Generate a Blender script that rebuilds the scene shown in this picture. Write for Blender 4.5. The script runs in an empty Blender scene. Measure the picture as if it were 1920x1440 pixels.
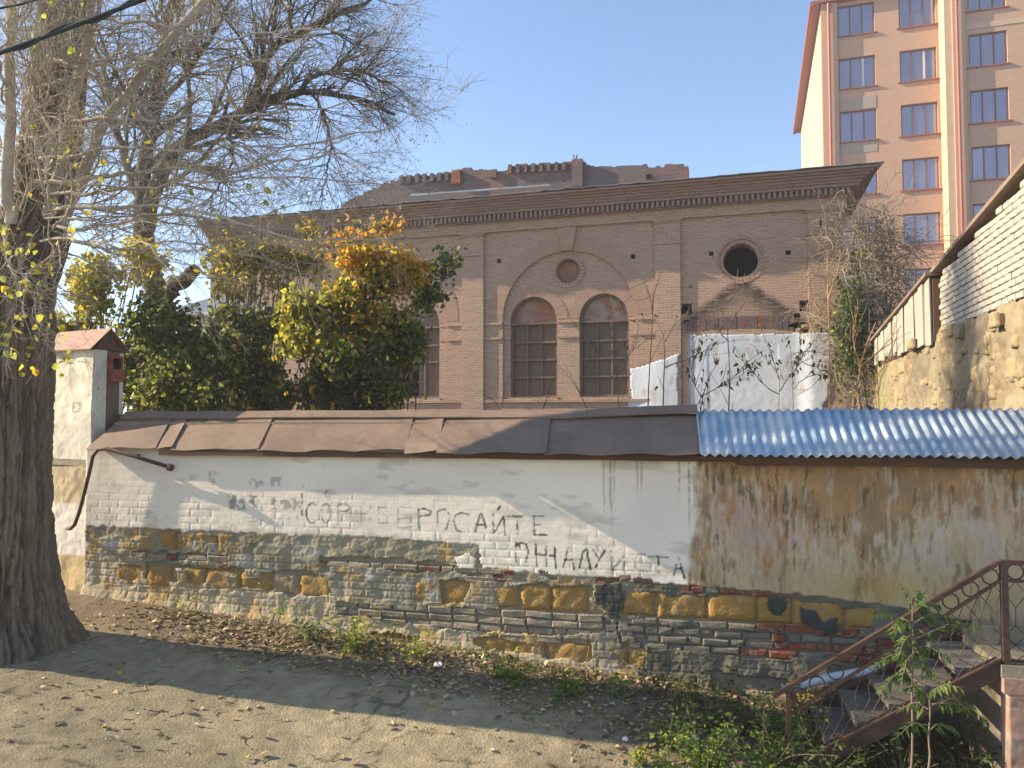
import bpy, bmesh, math, random
import numpy as np
from mathutils import Vector, Matrix
from mathutils.geometry import delaunay_2d_cdt

random.seed(7)
RNG = np.random.default_rng(11)
R = math.radians
EYE = 2.5                      # camera height in the world; frames measure heights from the eye
SC = bpy.context.scene

# ------------------------------------------------------------------ camera
FPX = 1442.0
PITCH = math.atan(65 / FPX)
cam_data = bpy.data.cameras.new('camera')
cam_data.sensor_width = 36.0
cam_data.lens = 36.0 * FPX / 1920.0
cam_data.clip_end = 2000
cam_data.clip_start = 0.05
cam = bpy.data.objects.new('camera', cam_data)
SC.collection.objects.link(cam)
cam.location = (0, 0, EYE)
cam.rotation_euler = (R(90) + PITCH, 0, 0)
SC.camera = cam

# ------------------------------------------------------------------ sky, sun, exposure
SUN_EL, SUN_AHEAD = 26.0, 7.0          # the sun stands to the left, a little beyond the camera's side
sun_vec = Vector((-math.cos(R(SUN_AHEAD)) * math.cos(R(SUN_EL)), math.sin(R(SUN_AHEAD)) * math.cos(R(SUN_EL)), math.sin(R(SUN_EL))))
world = bpy.data.worlds.new('World')
SC.world = world
world.use_nodes = True
wn = world.node_tree
sky = wn.nodes.new('ShaderNodeTexSky')
sky.sky_type = 'NISHITA'
sky.sun_disc = False
sky.sun_elevation = R(SUN_EL)
sky.sun_rotation = math.atan2(sun_vec.x, sun_vec.y)
sky.altitude = 700
sky.air_density = 1.0
sky.dust_density = 0.6
sky.ozone_density = 3.2
wn.links.new(sky.outputs[0], wn.nodes['Background'].inputs[0])
wn.nodes['Background'].inputs[1].default_value = 0.12
sun_data = bpy.data.lights.new('sun', 'SUN')
sun_data.energy = 5.0
sun_data.angle = R(0.5)
sun_data.color = (1.0, 0.84, 0.61)
sun = bpy.data.objects.new('sun', sun_data)
SC.collection.objects.link(sun)
sun.rotation_euler = sun_vec.to_track_quat('Z', 'Y').to_euler()
sun.location = (-30, 5, 30)
SC.view_settings.view_transform = 'Standard'
SC.view_settings.look = 'None'
SC.view_settings.exposure = 1.27
SC.view_settings.gamma = 1.0
SC.cycles.max_bounces = 6
SC.cycles.diffuse_bounces = 3
SC.cycles.transparent_max_bounces = 4

# ------------------------------------------------------------------ measuring helpers
def ray(x, y):
    a = (x - 960) / FPX
    b = -(y - 720) / FPX
    return np.array([a, math.cos(PITCH) - b * math.sin(PITCH), math.sin(PITCH) + b * math.cos(PITCH)])

def at(x, y, Y):
    """World point seen at photo pixel (x, y), Y metres ahead."""
    r = ray(x, y)
    p = r * (Y / r[1])
    return Vector((p[0], p[1], p[2] + EYE))

class Frame:
    """A wall's own axes: local x runs along it, local y away from the viewer, local z up from eye height."""
    def __init__(s, ox, oy, deg):
        s.o = np.array([ox, oy]); a = R(deg); s.deg = deg
        s.e = np.array([math.cos(a), math.sin(a)]); s.n = np.array([-math.sin(a), math.cos(a)])
    def uv(s, x, y, d=0.0):
        r = ray(x, y)
        t = ((s.o @ s.n) + d) / (r[:2] @ s.n)
        p = r * t
        return float((p[:2] - s.o) @ s.e), float(p[2])
    def u(s, x, d=0.0): return s.uv(x, 785, d)[0]
    def world(s, u, d, v):
        p = s.o + s.e * u + s.n * d
        return Vector((p[0], p[1], v + EYE))
    def local(s, p):
        q = np.array([p[0], p[1]]) - s.o
        return float(q @ s.e), float(q @ s.n), p[2] - EYE

WF = Frame(0, 7.8, -13)                 # garden wall
BF = Frame(1.83, 24, -16.4)             # old brick building
AF = Frame(43 * 690 / FPX, 43, -17.5)   # apartment block
RF = Frame(6.26, 9.4, -106.4)           # side wall on the right, facing left

# ------------------------------------------------------------------ numpy noise
def _hash(ix, iy, seed):
    h = (ix.astype(np.int64) * 374761393 + iy.astype(np.int64) * 668265263 + seed * 982451653) & 0x7fffffff
    h = ((h ^ (h >> 13)) * 1274126177) & 0x7fffffff
    h = h ^ (h >> 16)
    return (h & 0xffff) / 65535.0

def vnoise(x, y, seed=0):
    x = np.asarray(x, float); y = np.asarray(y, float)
    ix = np.floor(x); iy = np.floor(y)
    fx = x - ix; fy = y - iy
    fx = fx * fx * (3 - 2 * fx); fy = fy * fy * (3 - 2 * fy)
    a = _hash(ix, iy, seed); b = _hash(ix + 1, iy, seed)
    c = _hash(ix, iy + 1, seed); d = _hash(ix + 1, iy + 1, seed)
    return (a * (1 - fx) + b * fx) * (1 - fy) + (c * (1 - fx) + d * fx) * fy

def fbm(x, y, o=4, seed=0, gain=0.5):
    s = 0; a = 1; t = 0
    for i in range(o):
        s = s + a * vnoise(np.asarray(x) * 2 ** i + 17.3 * i, np.asarray(y) * 2 ** i - 9.1 * i, seed + i * 31)
        t += a; a *= gain
    return s / t

def sstep(a, b, x):
    t = np.clip((x - a) / (b - a), 0, 1)
    return t * t * (3 - 2 * t)

def in_poly(px, py, poly):
    inside = np.zeros(px.shape, bool)
    n = len(poly)
    for i in range(n):
        x1, y1 = poly[i]; x2, y2 = poly[(i + 1) % n]
        if y1 == y2: continue
        c = ((y1 > py) != (y2 > py)) & (px < (x2 - x1) * (py - y1) / (y2 - y1) + x1)
        inside ^= c
    return inside

def seg_dist(px, py, pts):
    d = np.full(px.shape, 1e9)
    for (x1, y1), (x2, y2) in zip(pts[:-1], pts[1:]):
        L = (x2 - x1) ** 2 + (y2 - y1) ** 2 + 1e-12
        t = np.clip(((px - x1) * (x2 - x1) + (py - y1) * (y2 - y1)) / L, 0, 1)
        d = np.minimum(d, np.hypot(px - x1 - t * (x2 - x1), py - y1 - t * (y2 - y1)))
    return d

# ------------------------------------------------------------------ mesh helpers
class MB:
    def __init__(s): s.v = []; s.f = []
    def add(s, vs, fs):
        n = len(s.v); s.v += [tuple(p) for p in vs]; s.f += [tuple(i + n for i in f) for f in fs]; return s
    def box(s, x0, x1, y0, y1, z0, z1, j=0.0):
        vs = [(x, y, z) for z in (z0, z1) for y in (y0, y1) for x in (x0, x1)]
        if j: vs = [tuple(c + random.uniform(-j, j) for c in p) for p in vs]
        return s.add(vs, [(0, 2, 3, 1), (4, 5, 7, 6), (0, 1, 5, 4), (2, 6, 7, 3), (0, 4, 6, 2), (1, 3, 7, 5)])
    def rbox(s, x0, x1, y0, y1, z0, z1, step=0.26, j=0.006):
        """A bar along x cut into steps whose edges wander."""
        n = max(1, int((x1 - x0) / step)); rings = []
        vs = []
        for i in range(n + 1):
            x = x0 + (x1 - x0) * i / n
            for (y, z) in ((y0, z0), (y1, z0), (y1, z1), (y0, z1)):
                vs.append((x, y + random.uniform(-j, j), z + random.uniform(-j, j)))
        fs = [(0, 1, 2, 3)] + [tuple(n * 4 + k for k in (3, 2, 1, 0))]
        for i in range(n):
            for k in range(4):
                a = i * 4 + k; b = i * 4 + (k + 1) % 4
                fs.append((a, a + 4, b + 4, b))
        return s.add(vs, fs)
    def prism(s, poly, y0, y1):
        """poly in (x, z), extruded along y."""
        n = len(poly)
        vs = [(x, y0, z) for x, z in poly] + [(x, y1, z) for x, z in poly]
        fs = [tuple(range(n)), tuple(range(2 * n - 1, n - 1, -1))]
        for i in range(n): fs.append((i, i + n, (i + 1) % n + n, (i + 1) % n))
        return s.add(vs, fs)
    def tube(s, pts, rad, sides=8, cap=True):
        pts = [Vector(p) for p in pts]; n = len(pts)
        if not hasattr(rad, '__len__'): rad = [rad] * n
        up = None; vs = []
        for i, p in enumerate(pts):
            t = (pts[min(i + 1, n - 1)] - pts[max(i - 1, 0)]).normalized()
            if up is None: up = Vector((0, 0, 1)) if abs(t.z) < .9 else Vector((1, 0, 0))
            a = (up - t * up.dot(t)).normalized(); up = a; b = t.cross(a)
            for k in range(sides):
                w = 2 * math.pi * k / sides
                vs.append(p + (a * math.cos(w) + b * math.sin(w)) * rad[i])
        fs = []
        for i in range(n - 1):
            for k in range(sides):
                fs.append((i * sides + k, i * sides + (k + 1) % sides, (i + 1) * sides + (k + 1) % sides, (i + 1) * sides + k))
        if cap: fs += [tuple(range(sides - 1, -1, -1)), tuple((n - 1) * sides + k for k in range(sides))]
        return s.add(vs, fs)
    def bar(s, p, q, w, h=None):
        """Square bar between two points."""
        h = h or w; p = Vector(p); q = Vector(q); t = (q - p).normalized()
        up = Vector((0, 1, 0)) if abs(t.y) < .9 else Vector((0, 0, 1))
        a = (up - t * up.dot(t)).normalized() * w / 2; b = t.cross(a).normalized() * h / 2
        vs = [c + d for c in (p, q) for d in (-a - b, a - b, a + b, b - a)]
        return s.add(vs, [(3, 2, 1, 0), (4, 5, 6, 7), (0, 1, 5, 4), (1, 2, 6, 5), (2, 3, 7, 6), (3, 0, 4, 7)])
    def mesh(s, name, mat=None, smooth=False):
        me = bpy.data.meshes.new(name); me.from_pydata(s.v, [], s.f)
        bm = bmesh.new(); bm.from_mesh(me); bmesh.ops.recalc_face_normals(bm, faces=bm.faces); bm.to_mesh(me); bm.free()
        if mat: me.materials.append(mat)
        if smooth: me.polygons.foreach_set('use_smooth', [True] * len(me.polygons))
        return me

def np_mesh(name, V, Fq, mat=None, col=None, smooth=False):
    """Mesh from numpy vertices and faces of one size, with an optional colour for each vertex."""
    V = np.asarray(V, np.float32); Fq = np.asarray(Fq, np.int32)
    me = bpy.data.meshes.new(name); k = Fq.shape[1]
    me.vertices.add(len(V)); me.vertices.foreach_set('co', V.ravel())
    me.loops.add(Fq.size); me.loops.foreach_set('vertex_index', Fq.ravel())
    me.polygons.add(len(Fq)); me.polygons.foreach_set('loop_start', np.arange(0, Fq.size, k, dtype=np.int32))
    if smooth: me.polygons.foreach_set('use_smooth', np.ones(len(Fq), bool))
    me.update(calc_edges=True)
    if col is not None:
        a = me.color_attributes.new('paint', 'FLOAT_COLOR', 'POINT')
        c = np.ones((len(V), 4), np.float32); c[:, :3] = col
        a.data.foreach_set('color', c.ravel())
    if mat: me.materials.append(mat)
    return me

def link(name, me, parent=None):
    o = bpy.data.objects.new(name, me); SC.collection.objects.link(o)
    if parent is not None: o.parent = parent
    return o

def tag(o, label, cat, group=None):
    o['label'] = label; o['category'] = cat
    if group: o['group'] = group
    return o

def thing(name, label, cat, loc=(0, 0, 0), rz=0.0, group=None):
    o = bpy.data.objects.new(name, None); SC.collection.objects.link(o)
    o.empty_display_size = 0.2
    o.location = loc; o.rotation_euler = (0, 0, rz)
    return tag(o, label, cat, group)

def frame_thing(name, label, cat, F, group=None):
    return thing(name, label, cat, (F.o[0], F.o[1], EYE), R(F.deg), group)

def panel(outline, holes, y0, y1):
    """Flat wall slab in local x, z with openings cut through; returns an MB."""
    pts = []; edges = []
    for loop in [outline] + holes:
        n0 = len(pts); pts += [Vector(p) for p in loop]
        edges += [(n0 + i, n0 + (i + 1) % len(loop)) for i in range(len(loop))]
    vo, eo, fo, *_ = delaunay_2d_cdt(pts, edges, [], 0, 1e-5)
    cx = np.array([sum(vo[i].x for i in f) / 3 for f in fo]); cz = np.array([sum(vo[i].y for i in f) / 3 for f in fo])
    keep = in_poly(cx, cz, outline)
    for h in holes: keep &= ~in_poly(cx, cz, h)
    mb = MB()
    n = len(vo)
    vs = [(p.x, y0, p.y) for p in vo] + [(p.x, y1, p.y) for p in vo]
    fs = []; cnt = {}
    for f, k in zip(fo, keep):
        if not k: continue
        fs.append(tuple(f)); fs.append(tuple(i + n for i in reversed(f)))
        for a, b in zip(f, list(f[1:]) + [f[0]]):
            e = (min(a, b), max(a, b)); cnt[e] = cnt.get(e, 0) + 1
    for (a, b), c in cnt.items():
        if c == 1: fs.append((a, b, b + n, a + n))
    return mb.add(vs, fs)

def arch_pts(uc, r, spring, base, n=24):
    p = [(uc - r, base), (uc + r, base)]
    return p + [(uc + r * math.cos(math.pi * i / n), spring + r * math.sin(math.pi * i / n)) for i in range(n + 1)]

def circ_pts(uc, vc, r, n=32):
    return [(uc + r * math.cos(2 * math.pi * i / n), vc + r * math.sin(2 * math.pi * i / n)) for i in range(n)]

def rect_pts(u0, u1, v0, v1): return [(u0, v0), (u1, v0), (u1, v1), (u0, v1)]

# ------------------------------------------------------------------ materials
class NT:
    def __init__(s, name, rough=0.9, spec=0.2):
        s.m = bpy.data.materials.new(name); s.m.use_nodes = True
        s.t = s.m.node_tree; s.b = s.t.nodes['Principled BSDF']
        s.b.inputs['Roughness'].default_value = rough
        s.b.inputs['Specular IOR Level'].default_value = spec
    def n(s, kind, **kw):
        nd = s.t.nodes.new('ShaderNode' + kind)
        for k, v in kw.items(): setattr(nd, k, v)
        return nd
    def put(s, sock, val):
        if isinstance(val, bpy.types.NodeSocket): s.t.links.new(val, sock)
        elif isinstance(val, (tuple, list)) and len(val) == 3 and sock.type == 'RGBA': sock.default_value = (*val, 1)
        else: sock.default_value = val
    def coord(s, scale=(1, 1, 1), rnd=False):
        o = s.n('TexCoord').outputs['Object']
        if rnd:
            add = s.n('VectorMath', operation='ADD'); s.put(add.inputs[0], o)
            mul = s.n('VectorMath', operation='SCALE'); s.put(mul.inputs[0], (13.0, 7.0, 19.0)); s.put(mul.inputs['Scale'], s.n('ObjectInfo').outputs['Random'])
            s.put(add.inputs[1], mul.outputs[0]); o = add.outputs[0]
        if scale == (1, 1, 1): return o
        mp = s.n('Mapping'); mp.inputs['Scale'].default_value = scale; s.put(mp.inputs[0], o)
        return mp.outputs[0]
    def noise(s, vec, scale=5, detail=4, rough=0.6, dist=0.0):
        nd = s.n('TexNoise'); s.put(nd.inputs['Vector'], vec); s.put(nd.inputs['Scale'], scale); s.put(nd.inputs['Detail'], detail)
        s.put(nd.inputs['Roughness'], rough); s.put(nd.inputs['Distortion'], dist); return nd.outputs['Fac']
    def ramp(s, fac, stops):
        nd = s.n('ValToRGB'); s.put(nd.inputs[0], fac); e = nd.color_ramp.elements
        while len(e) < len(stops): e.new(0.5)
        for el, (p, c) in zip(e, stops):
            el.position = p; el.color = (*c, 1) if len(c) == 3 else c
        return nd.outputs[0]
    def step(s, fac, a, b):
        nd = s.n('MapRange', clamp=True); s.put(nd.inputs[0], fac); s.put(nd.inputs[1], a); s.put(nd.inputs[2], b); return nd.outputs[0]
    def mix(s, fac, a, b, mode='MIX'):
        nd = s.n('Mix', data_type='RGBA', blend_type=mode); s.put(nd.inputs[0], fac); s.put(nd.inputs[6], a); s.put(nd.inputs[7], b); return nd.outputs[2]
    def math(s, op, a, b=0.0, c=None):
        nd = s.n('Math', operation=op); s.put(nd.inputs[0], a); s.put(nd.inputs[1], b)
        if c is not None: s.put(nd.inputs[2], c)
        return nd.outputs[0]
    def bump(s, h, strength=0.5, dist=0.01, normal=None):
        nd = s.n('Bump'); s.put(nd.inputs['Height'], h); s.put(nd.inputs['Strength'], strength); s.put(nd.inputs['Distance'], dist)
        if normal is not None: s.put(nd.inputs['Normal'], normal)
        return nd.outputs[0]
    def out(s, col, normal=None, rough=None):
        s.put(s.b.inputs['Base Color'], col)
        if normal is not None: s.put(s.b.inputs['Normal'], normal)
        if rough is not None: s.put(s.b.inputs['Roughness'], rough)
        return s.m
    def attr(s, name='paint'):
        nd = s.n('Attribute'); nd.attribute_name = name; return nd.outputs['Color']

def speckled(name, a, b, scale=6, bumpd=0.01, bstr=0.5, rough=0.9, spec=0.2, rnd=True, stretch=(1, 1, 1), metallic=0.0, c=None):
    t = NT(name, rough, spec); co = t.coord(stretch, rnd)
    n1 = t.noise(co, scale, 5, 0.65); n2 = t.noise(co, scale * 6, 3, 0.6)
    col = t.mix(t.step(n1, 0.3, 0.7), a, b)
    if c is not None: col = t.mix(t.step(t.noise(co, scale * 0.6, 6, 0.7, 1.0), 0.5, 0.62), col, c)
    col = t.mix(0.35, col, t.mix(n2, (0.4, 0.4, 0.4), (1.4, 1.4, 1.4)), 'MULTIPLY')
    t.b.inputs['Metallic'].default_value = metallic
    return t.out(col, t.bump(t.math('ADD', n1, t.math('MULTIPLY', n2, 0.5)), bstr, bumpd))

def brick_mat(name, c1, c2, mortar, w=0.26, h=0.077, msz=0.012, bstr=0.8, grime=(0.3, 0.28, 0.27), gamt=0.5, soot=None, scl=1.0):
    t = NT(name, 0.92, 0.15)
    o = t.coord()
    sep = t.n('SeparateXYZ'); t.put(sep.inputs[0], o)
    comb = t.n('CombineXYZ'); t.put(comb.inputs[0], t.math('ADD', sep.outputs[0], sep.outputs[1])); t.put(comb.inputs[1], sep.outputs[2])
    nz = t.noise(o, 3, 3)
    warp = t.n('VectorMath', operation='ADD'); t.put(warp.inputs[0], comb.outputs[0])
    wv = t.n('CombineXYZ'); t.put(wv.inputs[1], t.math('MULTIPLY', t.math('SUBTRACT', nz, 0.5), 0.03)); t.put(warp.inputs[1], wv.outputs[0])
    br = t.n('TexBrick'); t.put(br.inputs['Vector'], warp.outputs[0]); t.put(br.inputs['Scale'], scl)
    t.put(br.inputs['Color1'], c1); t.put(br.inputs['Color2'], c2); t.put(br.inputs['Mortar'], mortar)
    t.put(br.inputs['Mortar Size'], msz); t.put(br.inputs['Mortar Smooth'], 0.35); t.put(br.inputs['Brick Width'], w); t.put(br.inputs['Row Height'], h)
    big = t.noise(o, 0.55, 5, 0.6, 0.4)
    streak = t.noise(t.coord((3.0, 3.0, 14.0)), 1.0, 5, 0.7)
    fine = t.noise(o, 28, 3, 0.7)
    col = t.mix(t.math('MULTIPLY', t.step(big, 0.35, 0.7), gamt), br.outputs['Color'], grime)
    col = t.mix(t.math('MULTIPLY', t.step(streak, 0.5, 0.75), 0.45), col, t.mix(0.5, mortar, grime))
    col = t.mix(0.5, col, t.mix(fine, (0.45, 0.45, 0.45), (1.5, 1.5, 1.5)), 'MULTIPLY')
    if soot:
        x0, z0, k = soot
        d = t.math('SUBTRACT', t.math('SUBTRACT', z0, sep.outputs[2]), t.math('MULTIPLY', t.math('ABSOLUTE', t.math('SUBTRACT', sep.outputs[0], x0)), k))
        d = t.math('ADD', d, t.math('MULTIPLY', t.math('SUBTRACT', t.noise(o, 4, 5, 0.7), 0.5), 0.5))
        m = t.math('MULTIPLY', t.step(d, -0.05, 0.18), t.math('SUBTRACT', 1.0, t.math('MULTIPLY', t.step(d, 0.25, 0.95), 0.75)))
        m = t.math('MULTIPLY', m, t.step(sep.outputs[2], 2.55, 2.9))
        m = t.math('MULTIPLY', m, t.math('SUBTRACT', 1.0, t.math('MULTIPLY', t.step(streak, 0.52, 0.6), 0.6)))
        col = t.mix(t.math('MULTIPLY', m, 0.85), col, (0.02, 0.02, 0.022))
    hgt = t.math('ADD', t.math('SUBTRACT', 1.0, br.outputs['Fac']), t.math('MULTIPLY', fine, 0.6))
    return t.out(col, t.bump(hgt, bstr, 0.012))

def painted(name, rough=0.9, fine=60, bstr=0.4, bd=0.006, spec=0.15, amt=0.4):
    t = NT(name, rough, spec); o = t.coord()
    f = t.noise(o, fine, 4, 0.7); g = t.noise(o, fine * 0.22, 4, 0.65)
    col = t.mix(amt, t.attr(), t.mix(f, (0.6, 0.6, 0.6), (1.35, 1.35, 1.35)), 'MULTIPLY')
    return t.out(col, t.bump(t.math('ADD', f, g), bstr, bd))

def leaf_mat(name, trans=0.5):
    t = NT(name, 0.55, 0.35)
    o = t.coord(); f = t.noise(o, 35, 2)
    c = t.mix(0.5, t.attr(), t.mix(f, (0.6, 0.6, 0.6), (1.4, 1.4, 1.4)), 'MULTIPLY')
    t.put(t.b.inputs['Base Color'], c)
    tr = t.n('BsdfTranslucent'); t.put(tr.inputs[0], c)
    ms = t.n('MixShader'); ms.inputs[0].default_value = trans
    t.t.links.new(t.b.outputs[0], ms.inputs[1]); t.t.links.new(tr.outputs[0], ms.inputs[2])
    t.t.links.new(ms.outputs[0], t.t.nodes['Material Output'].inputs['Surface'])
    return t.m

M = {}
M['brick'] = brick_mat('old_brick', (0.455, 0.275, 0.18), (0.32, 0.195, 0.135), (0.455, 0.352, 0.268), grime=(0.375, 0.272, 0.208), gamt=0.45, bstr=1.0, msz=0.016, soot=(5.15, 4.25, 0.75))
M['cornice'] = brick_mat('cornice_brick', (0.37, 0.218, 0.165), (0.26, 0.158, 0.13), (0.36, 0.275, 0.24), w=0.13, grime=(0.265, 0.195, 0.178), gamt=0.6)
M['ruin'] = brick_mat('ruin_brick', (0.25, 0.105, 0.068), (0.13, 0.08, 0.068), (0.17, 0.155, 0.155), grime=(0.12, 0.115, 0.125), gamt=0.9)
M['voussoir'] = speckled('voussoir_brick', (0.42, 0.275, 0.195), (0.33, 0.218, 0.16), 4, 0.008, 0.6)
M['apart'] = brick_mat('orange_brick', (0.49, 0.29, 0.197), (0.43, 0.25, 0.17), (0.48, 0.36, 0.28), w=0.26, h=0.085, bstr=0.2, grime=(0.50, 0.30, 0.20), gamt=0.3)
M['apart_grey'] = brick_mat('grey_brick', (0.36, 0.28, 0.22), (0.32, 0.25, 0.2), (0.4, 0.34, 0.3), bstr=0.2, gamt=0.2)
M['cream'] = speckled('cream_render', (0.50, 0.375, 0.26), (0.47, 0.35, 0.245), 0.5, 0.003, 0.2)
M['orange'] = speckled('orange_render', (0.52, 0.29, 0.165), (0.48, 0.27, 0.155), 0.5, 0.003, 0.2)
M['redmetal'] = speckled('red_metal', (0.34, 0.10, 0.07), (0.28, 0.09, 0.065), 3, 0.002, 0.2, 0.5, 0.4)
M['winframe'] = speckled('brown_frame', (0.20, 0.085, 0.05), (0.16, 0.07, 0.045), 3, 0.002, 0.2, 0.5, 0.4)
t = NT('tinted_glass', 0.06, 0.5); t.b.inputs['Metallic'].default_value = 0.75
M['glass'] = t.out(t.mix(t.noise(t.coord(rnd=True), 0.45, 3), (0.22, 0.20, 0.25), (0.46, 0.40, 0.42)), t.bump(t.noise(t.coord(rnd=True), 1.2, 2), 0.05, 0.02))
M['curtain'] = speckled('white_frame', (0.6, 0.58, 0.56), (0.55, 0.53, 0.52), 2, 0.002, 0.1)
M['plaster'] = painted('wall_plaster', 0.93, 70, 0.45, 0.006)
M['plaster2'] = painted('facade_whitewash', 0.93, 25, 0.4, 0.008)
M['mortar'] = speckled('grey_mortar', (0.29, 0.25, 0.185), (0.20, 0.175, 0.135), 9, 0.02, 0.8, rnd=False, c=(0.32, 0.26, 0.165))
M['greybrick'] = speckled('grime_brick', (0.34, 0.285, 0.20), (0.225, 0.19, 0.135), 9, 0.02, 1.0, c=(0.36, 0.29, 0.19))
M['darkbrick'] = speckled('dark_brick', (0.225, 0.205, 0.155), (0.15, 0.138, 0.105), 9, 0.012, 0.8, c=(0.2, 0.17, 0.12))
M['redbrick'] = speckled('red_brick', (0.27, 0.085, 0.045), (0.18, 0.065, 0.042), 9, 0.012, 0.8, c=(0.26, 0.19, 0.14))
M['ochre'] = speckled('ochre_sandstone', (0.40, 0.235, 0.068), (0.29, 0.17, 0.052), 7, 0.02, 0.9, c=(0.36, 0.25, 0.115))
M['tanstone'] = speckled('tan_sandstone', (0.40, 0.30, 0.16), (0.28, 0.21, 0.12), 7, 0.02, 0.9, c=(0.2, 0.18, 0.14))
M['brownmetal'] = speckled('brown_roof_metal', (0.24, 0.168, 0.12), (0.17, 0.12, 0.088), 2.2, 0.006, 0.35, 0.72, 0.25, c=(0.24, 0.175, 0.13))
M['rust'] = speckled('rusty_brown_steel', (0.085, 0.047, 0.035), (0.055, 0.036, 0.03), 12, 0.004, 0.5, 0.7, 0.3, c=(0.12, 0.06, 0.037))
M['timber'] = speckled('dark_timber', (0.15, 0.085, 0.05), (0.09, 0.055, 0.035), 3, 0.006, 0.5, 0.85, stretch=(1, 8, 8))
M['greywood'] = speckled('grey_boards', (0.215, 0.145, 0.105), (0.145, 0.10, 0.076), 3, 0.008, 0.5, 0.9, stretch=(8, 8, 0.8))
M['framewood'] = speckled('weathered_frame', (0.21, 0.155, 0.12), (0.135, 0.10, 0.08), 5, 0.005, 0.5, 0.9)
M['lunette'] = speckled('lunette_render', (0.33, 0.15, 0.085), (0.27, 0.13, 0.08), 2.2, 0.004, 0.3, c=(0.33, 0.27, 0.24))
t = NT('blue_corrugated', 0.5, 0.4); o = t.coord(); n = t.noise(t.coord((1.0, 0.6, 0.6)), 3.2, 5, 0.65, 0.5)
sp = t.n('SeparateXYZ'); t.put(sp.inputs[0], o)
edge = t.step(t.math('ADD', sp.outputs[0], t.math('MULTIPLY', t.math('SUBTRACT', n, 0.5), 4.0)), 2.9, 5.0)
bl = t.mix(t.step(n, 0.42, 0.62), (0.26, 0.37, 0.47), (0.50, 0.55, 0.56))  # pale mottle: faded metal plus sun patches painted in
bl = t.mix(t.math('MULTIPLY', edge, 0.75), bl, t.mix(t.step(n, 0.4, 0.6), (0.24, 0.215, 0.185), (0.30, 0.34, 0.38)))
bl = t.mix(t.math('MULTIPLY', t.step(t.noise(o, 11, 4, 0.7), 0.63, 0.70), 0.7), bl, (0.20, 0.115, 0.06))
M['blue'] = t.out(bl, t.bump(t.noise(o, 25, 3), 0.15, 0.004), t.mix(n, (0.4, 0.4, 0.4), (0.65, 0.65, 0.65)))
M['greymetal'] = speckled('grey_roof_metal', (0.27, 0.30, 0.34), (0.20, 0.22, 0.26), 1.5, 0.004, 0.3, 0.55, 0.4, c=(0.36, 0.37, 0.38))
M['redroof'] = speckled('faded_red_sheet', (0.37, 0.195, 0.125), (0.30, 0.155, 0.10), 3, 0.004, 0.3, 0.6, 0.3)
M['redbox'] = speckled('rusty_red_box', (0.32, 0.075, 0.04), (0.22, 0.06, 0.04), 6, 0.004, 0.3, 0.6, 0.3)
M['pillar'] = speckled('cream_whitewash', (0.72, 0.67, 0.54), (0.58, 0.54, 0.44), 3, 0.008, 0.6, rnd=False, c=(0.50, 0.46, 0.38))
t = NT('furrowed_bark', 0.95, 0.1)
f = t.noise(t.coord((26, 26, 5)), 1.0, 5, 0.75); g = t.noise(t.coord((60, 60, 22)), 1.0, 3, 0.7)
M['bark'] = t.out(t.mix(0.7, t.attr(), t.mix(f, (0.35, 0.35, 0.35), (1.65, 1.65, 1.65)), 'MULTIPLY'), t.bump(t.math('ADD', f, t.math('MULTIPLY', g, 0.6)), 0.9, 0.02))
M['twig'] = speckled('pale_twig_bark', (0.50, 0.435, 0.35), (0.33, 0.28, 0.22), 3, 0.004, 0.4, rnd=False)
M['darktwig'] = speckled('dark_branch_bark', (0.10, 0.083, 0.062), (0.065, 0.055, 0.043), 3, 0.01, 0.6, rnd=False)
M['finetwig'] = speckled('olive_twig_bark', (0.26, 0.21, 0.125), (0.165, 0.135, 0.085), 3, 0.002, 0.2, rnd=False)
M['vine'] = speckled('dry_vine_bark', (0.30, 0.235, 0.17), (0.19, 0.15, 0.11), 3, 0.002, 0.2, rnd=False)
M['sapling'] = speckled('orange_sapling_bark', (0.42, 0.235, 0.12), (0.30, 0.18, 0.10), 4, 0.002, 0.2, rnd=False)
M['greystem'] = speckled('grey_stem_bark', (0.24, 0.185, 0.125), (0.155, 0.12, 0.085), 4, 0.002, 0.2, rnd=False)
M['leaf'] = leaf_mat('leaves', 0.58)
M['dryleaf'] = leaf_mat('dry_leaves', 0.2)
M['ground'] = painted('asphalt_and_dirt', 0.95, 48, 0.95, 0.02, 0.15, 0.85)
M['concrete'] = speckled('pebbled_concrete', (0.19, 0.18, 0.155), (0.12, 0.115, 0.10), 14, 0.01, 0.8, c=(0.23, 0.205, 0.16))
M['paleconcrete'] = speckled('pale_concrete', (0.33, 0.285, 0.195), (0.24, 0.205, 0.14), 6, 0.01, 0.7)
M['pinkplaster'] = speckled('pinkish_plaster', (0.36, 0.225, 0.17), (0.28, 0.18, 0.14), 5, 0.012, 0.7, rnd=False, c=(0.33, 0.25, 0.19))
M['whitepipe'] = speckled('grey_plastic', (0.50, 0.54, 0.58), (0.44, 0.47, 0.51), 2, 0.002, 0.1, 0.4, 0.4)
M['cable'] = speckled('black_cable', (0.028, 0.04, 0.043), (0.02, 0.028, 0.03), 4, 0.002, 0.2, 0.5, 0.4)
M['whitebrick'] = speckled('white_silicate_brick', (0.44, 0.41, 0.35), (0.37, 0.34, 0.29), 7, 0.006, 0.5, c=(0.37, 0.335, 0.275))
M['rubble'] = painted('rubble_masonry', 0.95, 25, 0.7, 0.02)
M['greenboard'] = speckled('pale_grey_boards', (0.36, 0.36, 0.30), (0.25, 0.25, 0.21), 3, 0.005, 0.4, stretch=(6, 6, 0.7))
M['dark'] = speckled('dark_interior', (0.02, 0.018, 0.018), (0.012, 0.012, 0.012), 2, 0.01, 0.2)  # near-black colour put in for unlit depth in openings
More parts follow.
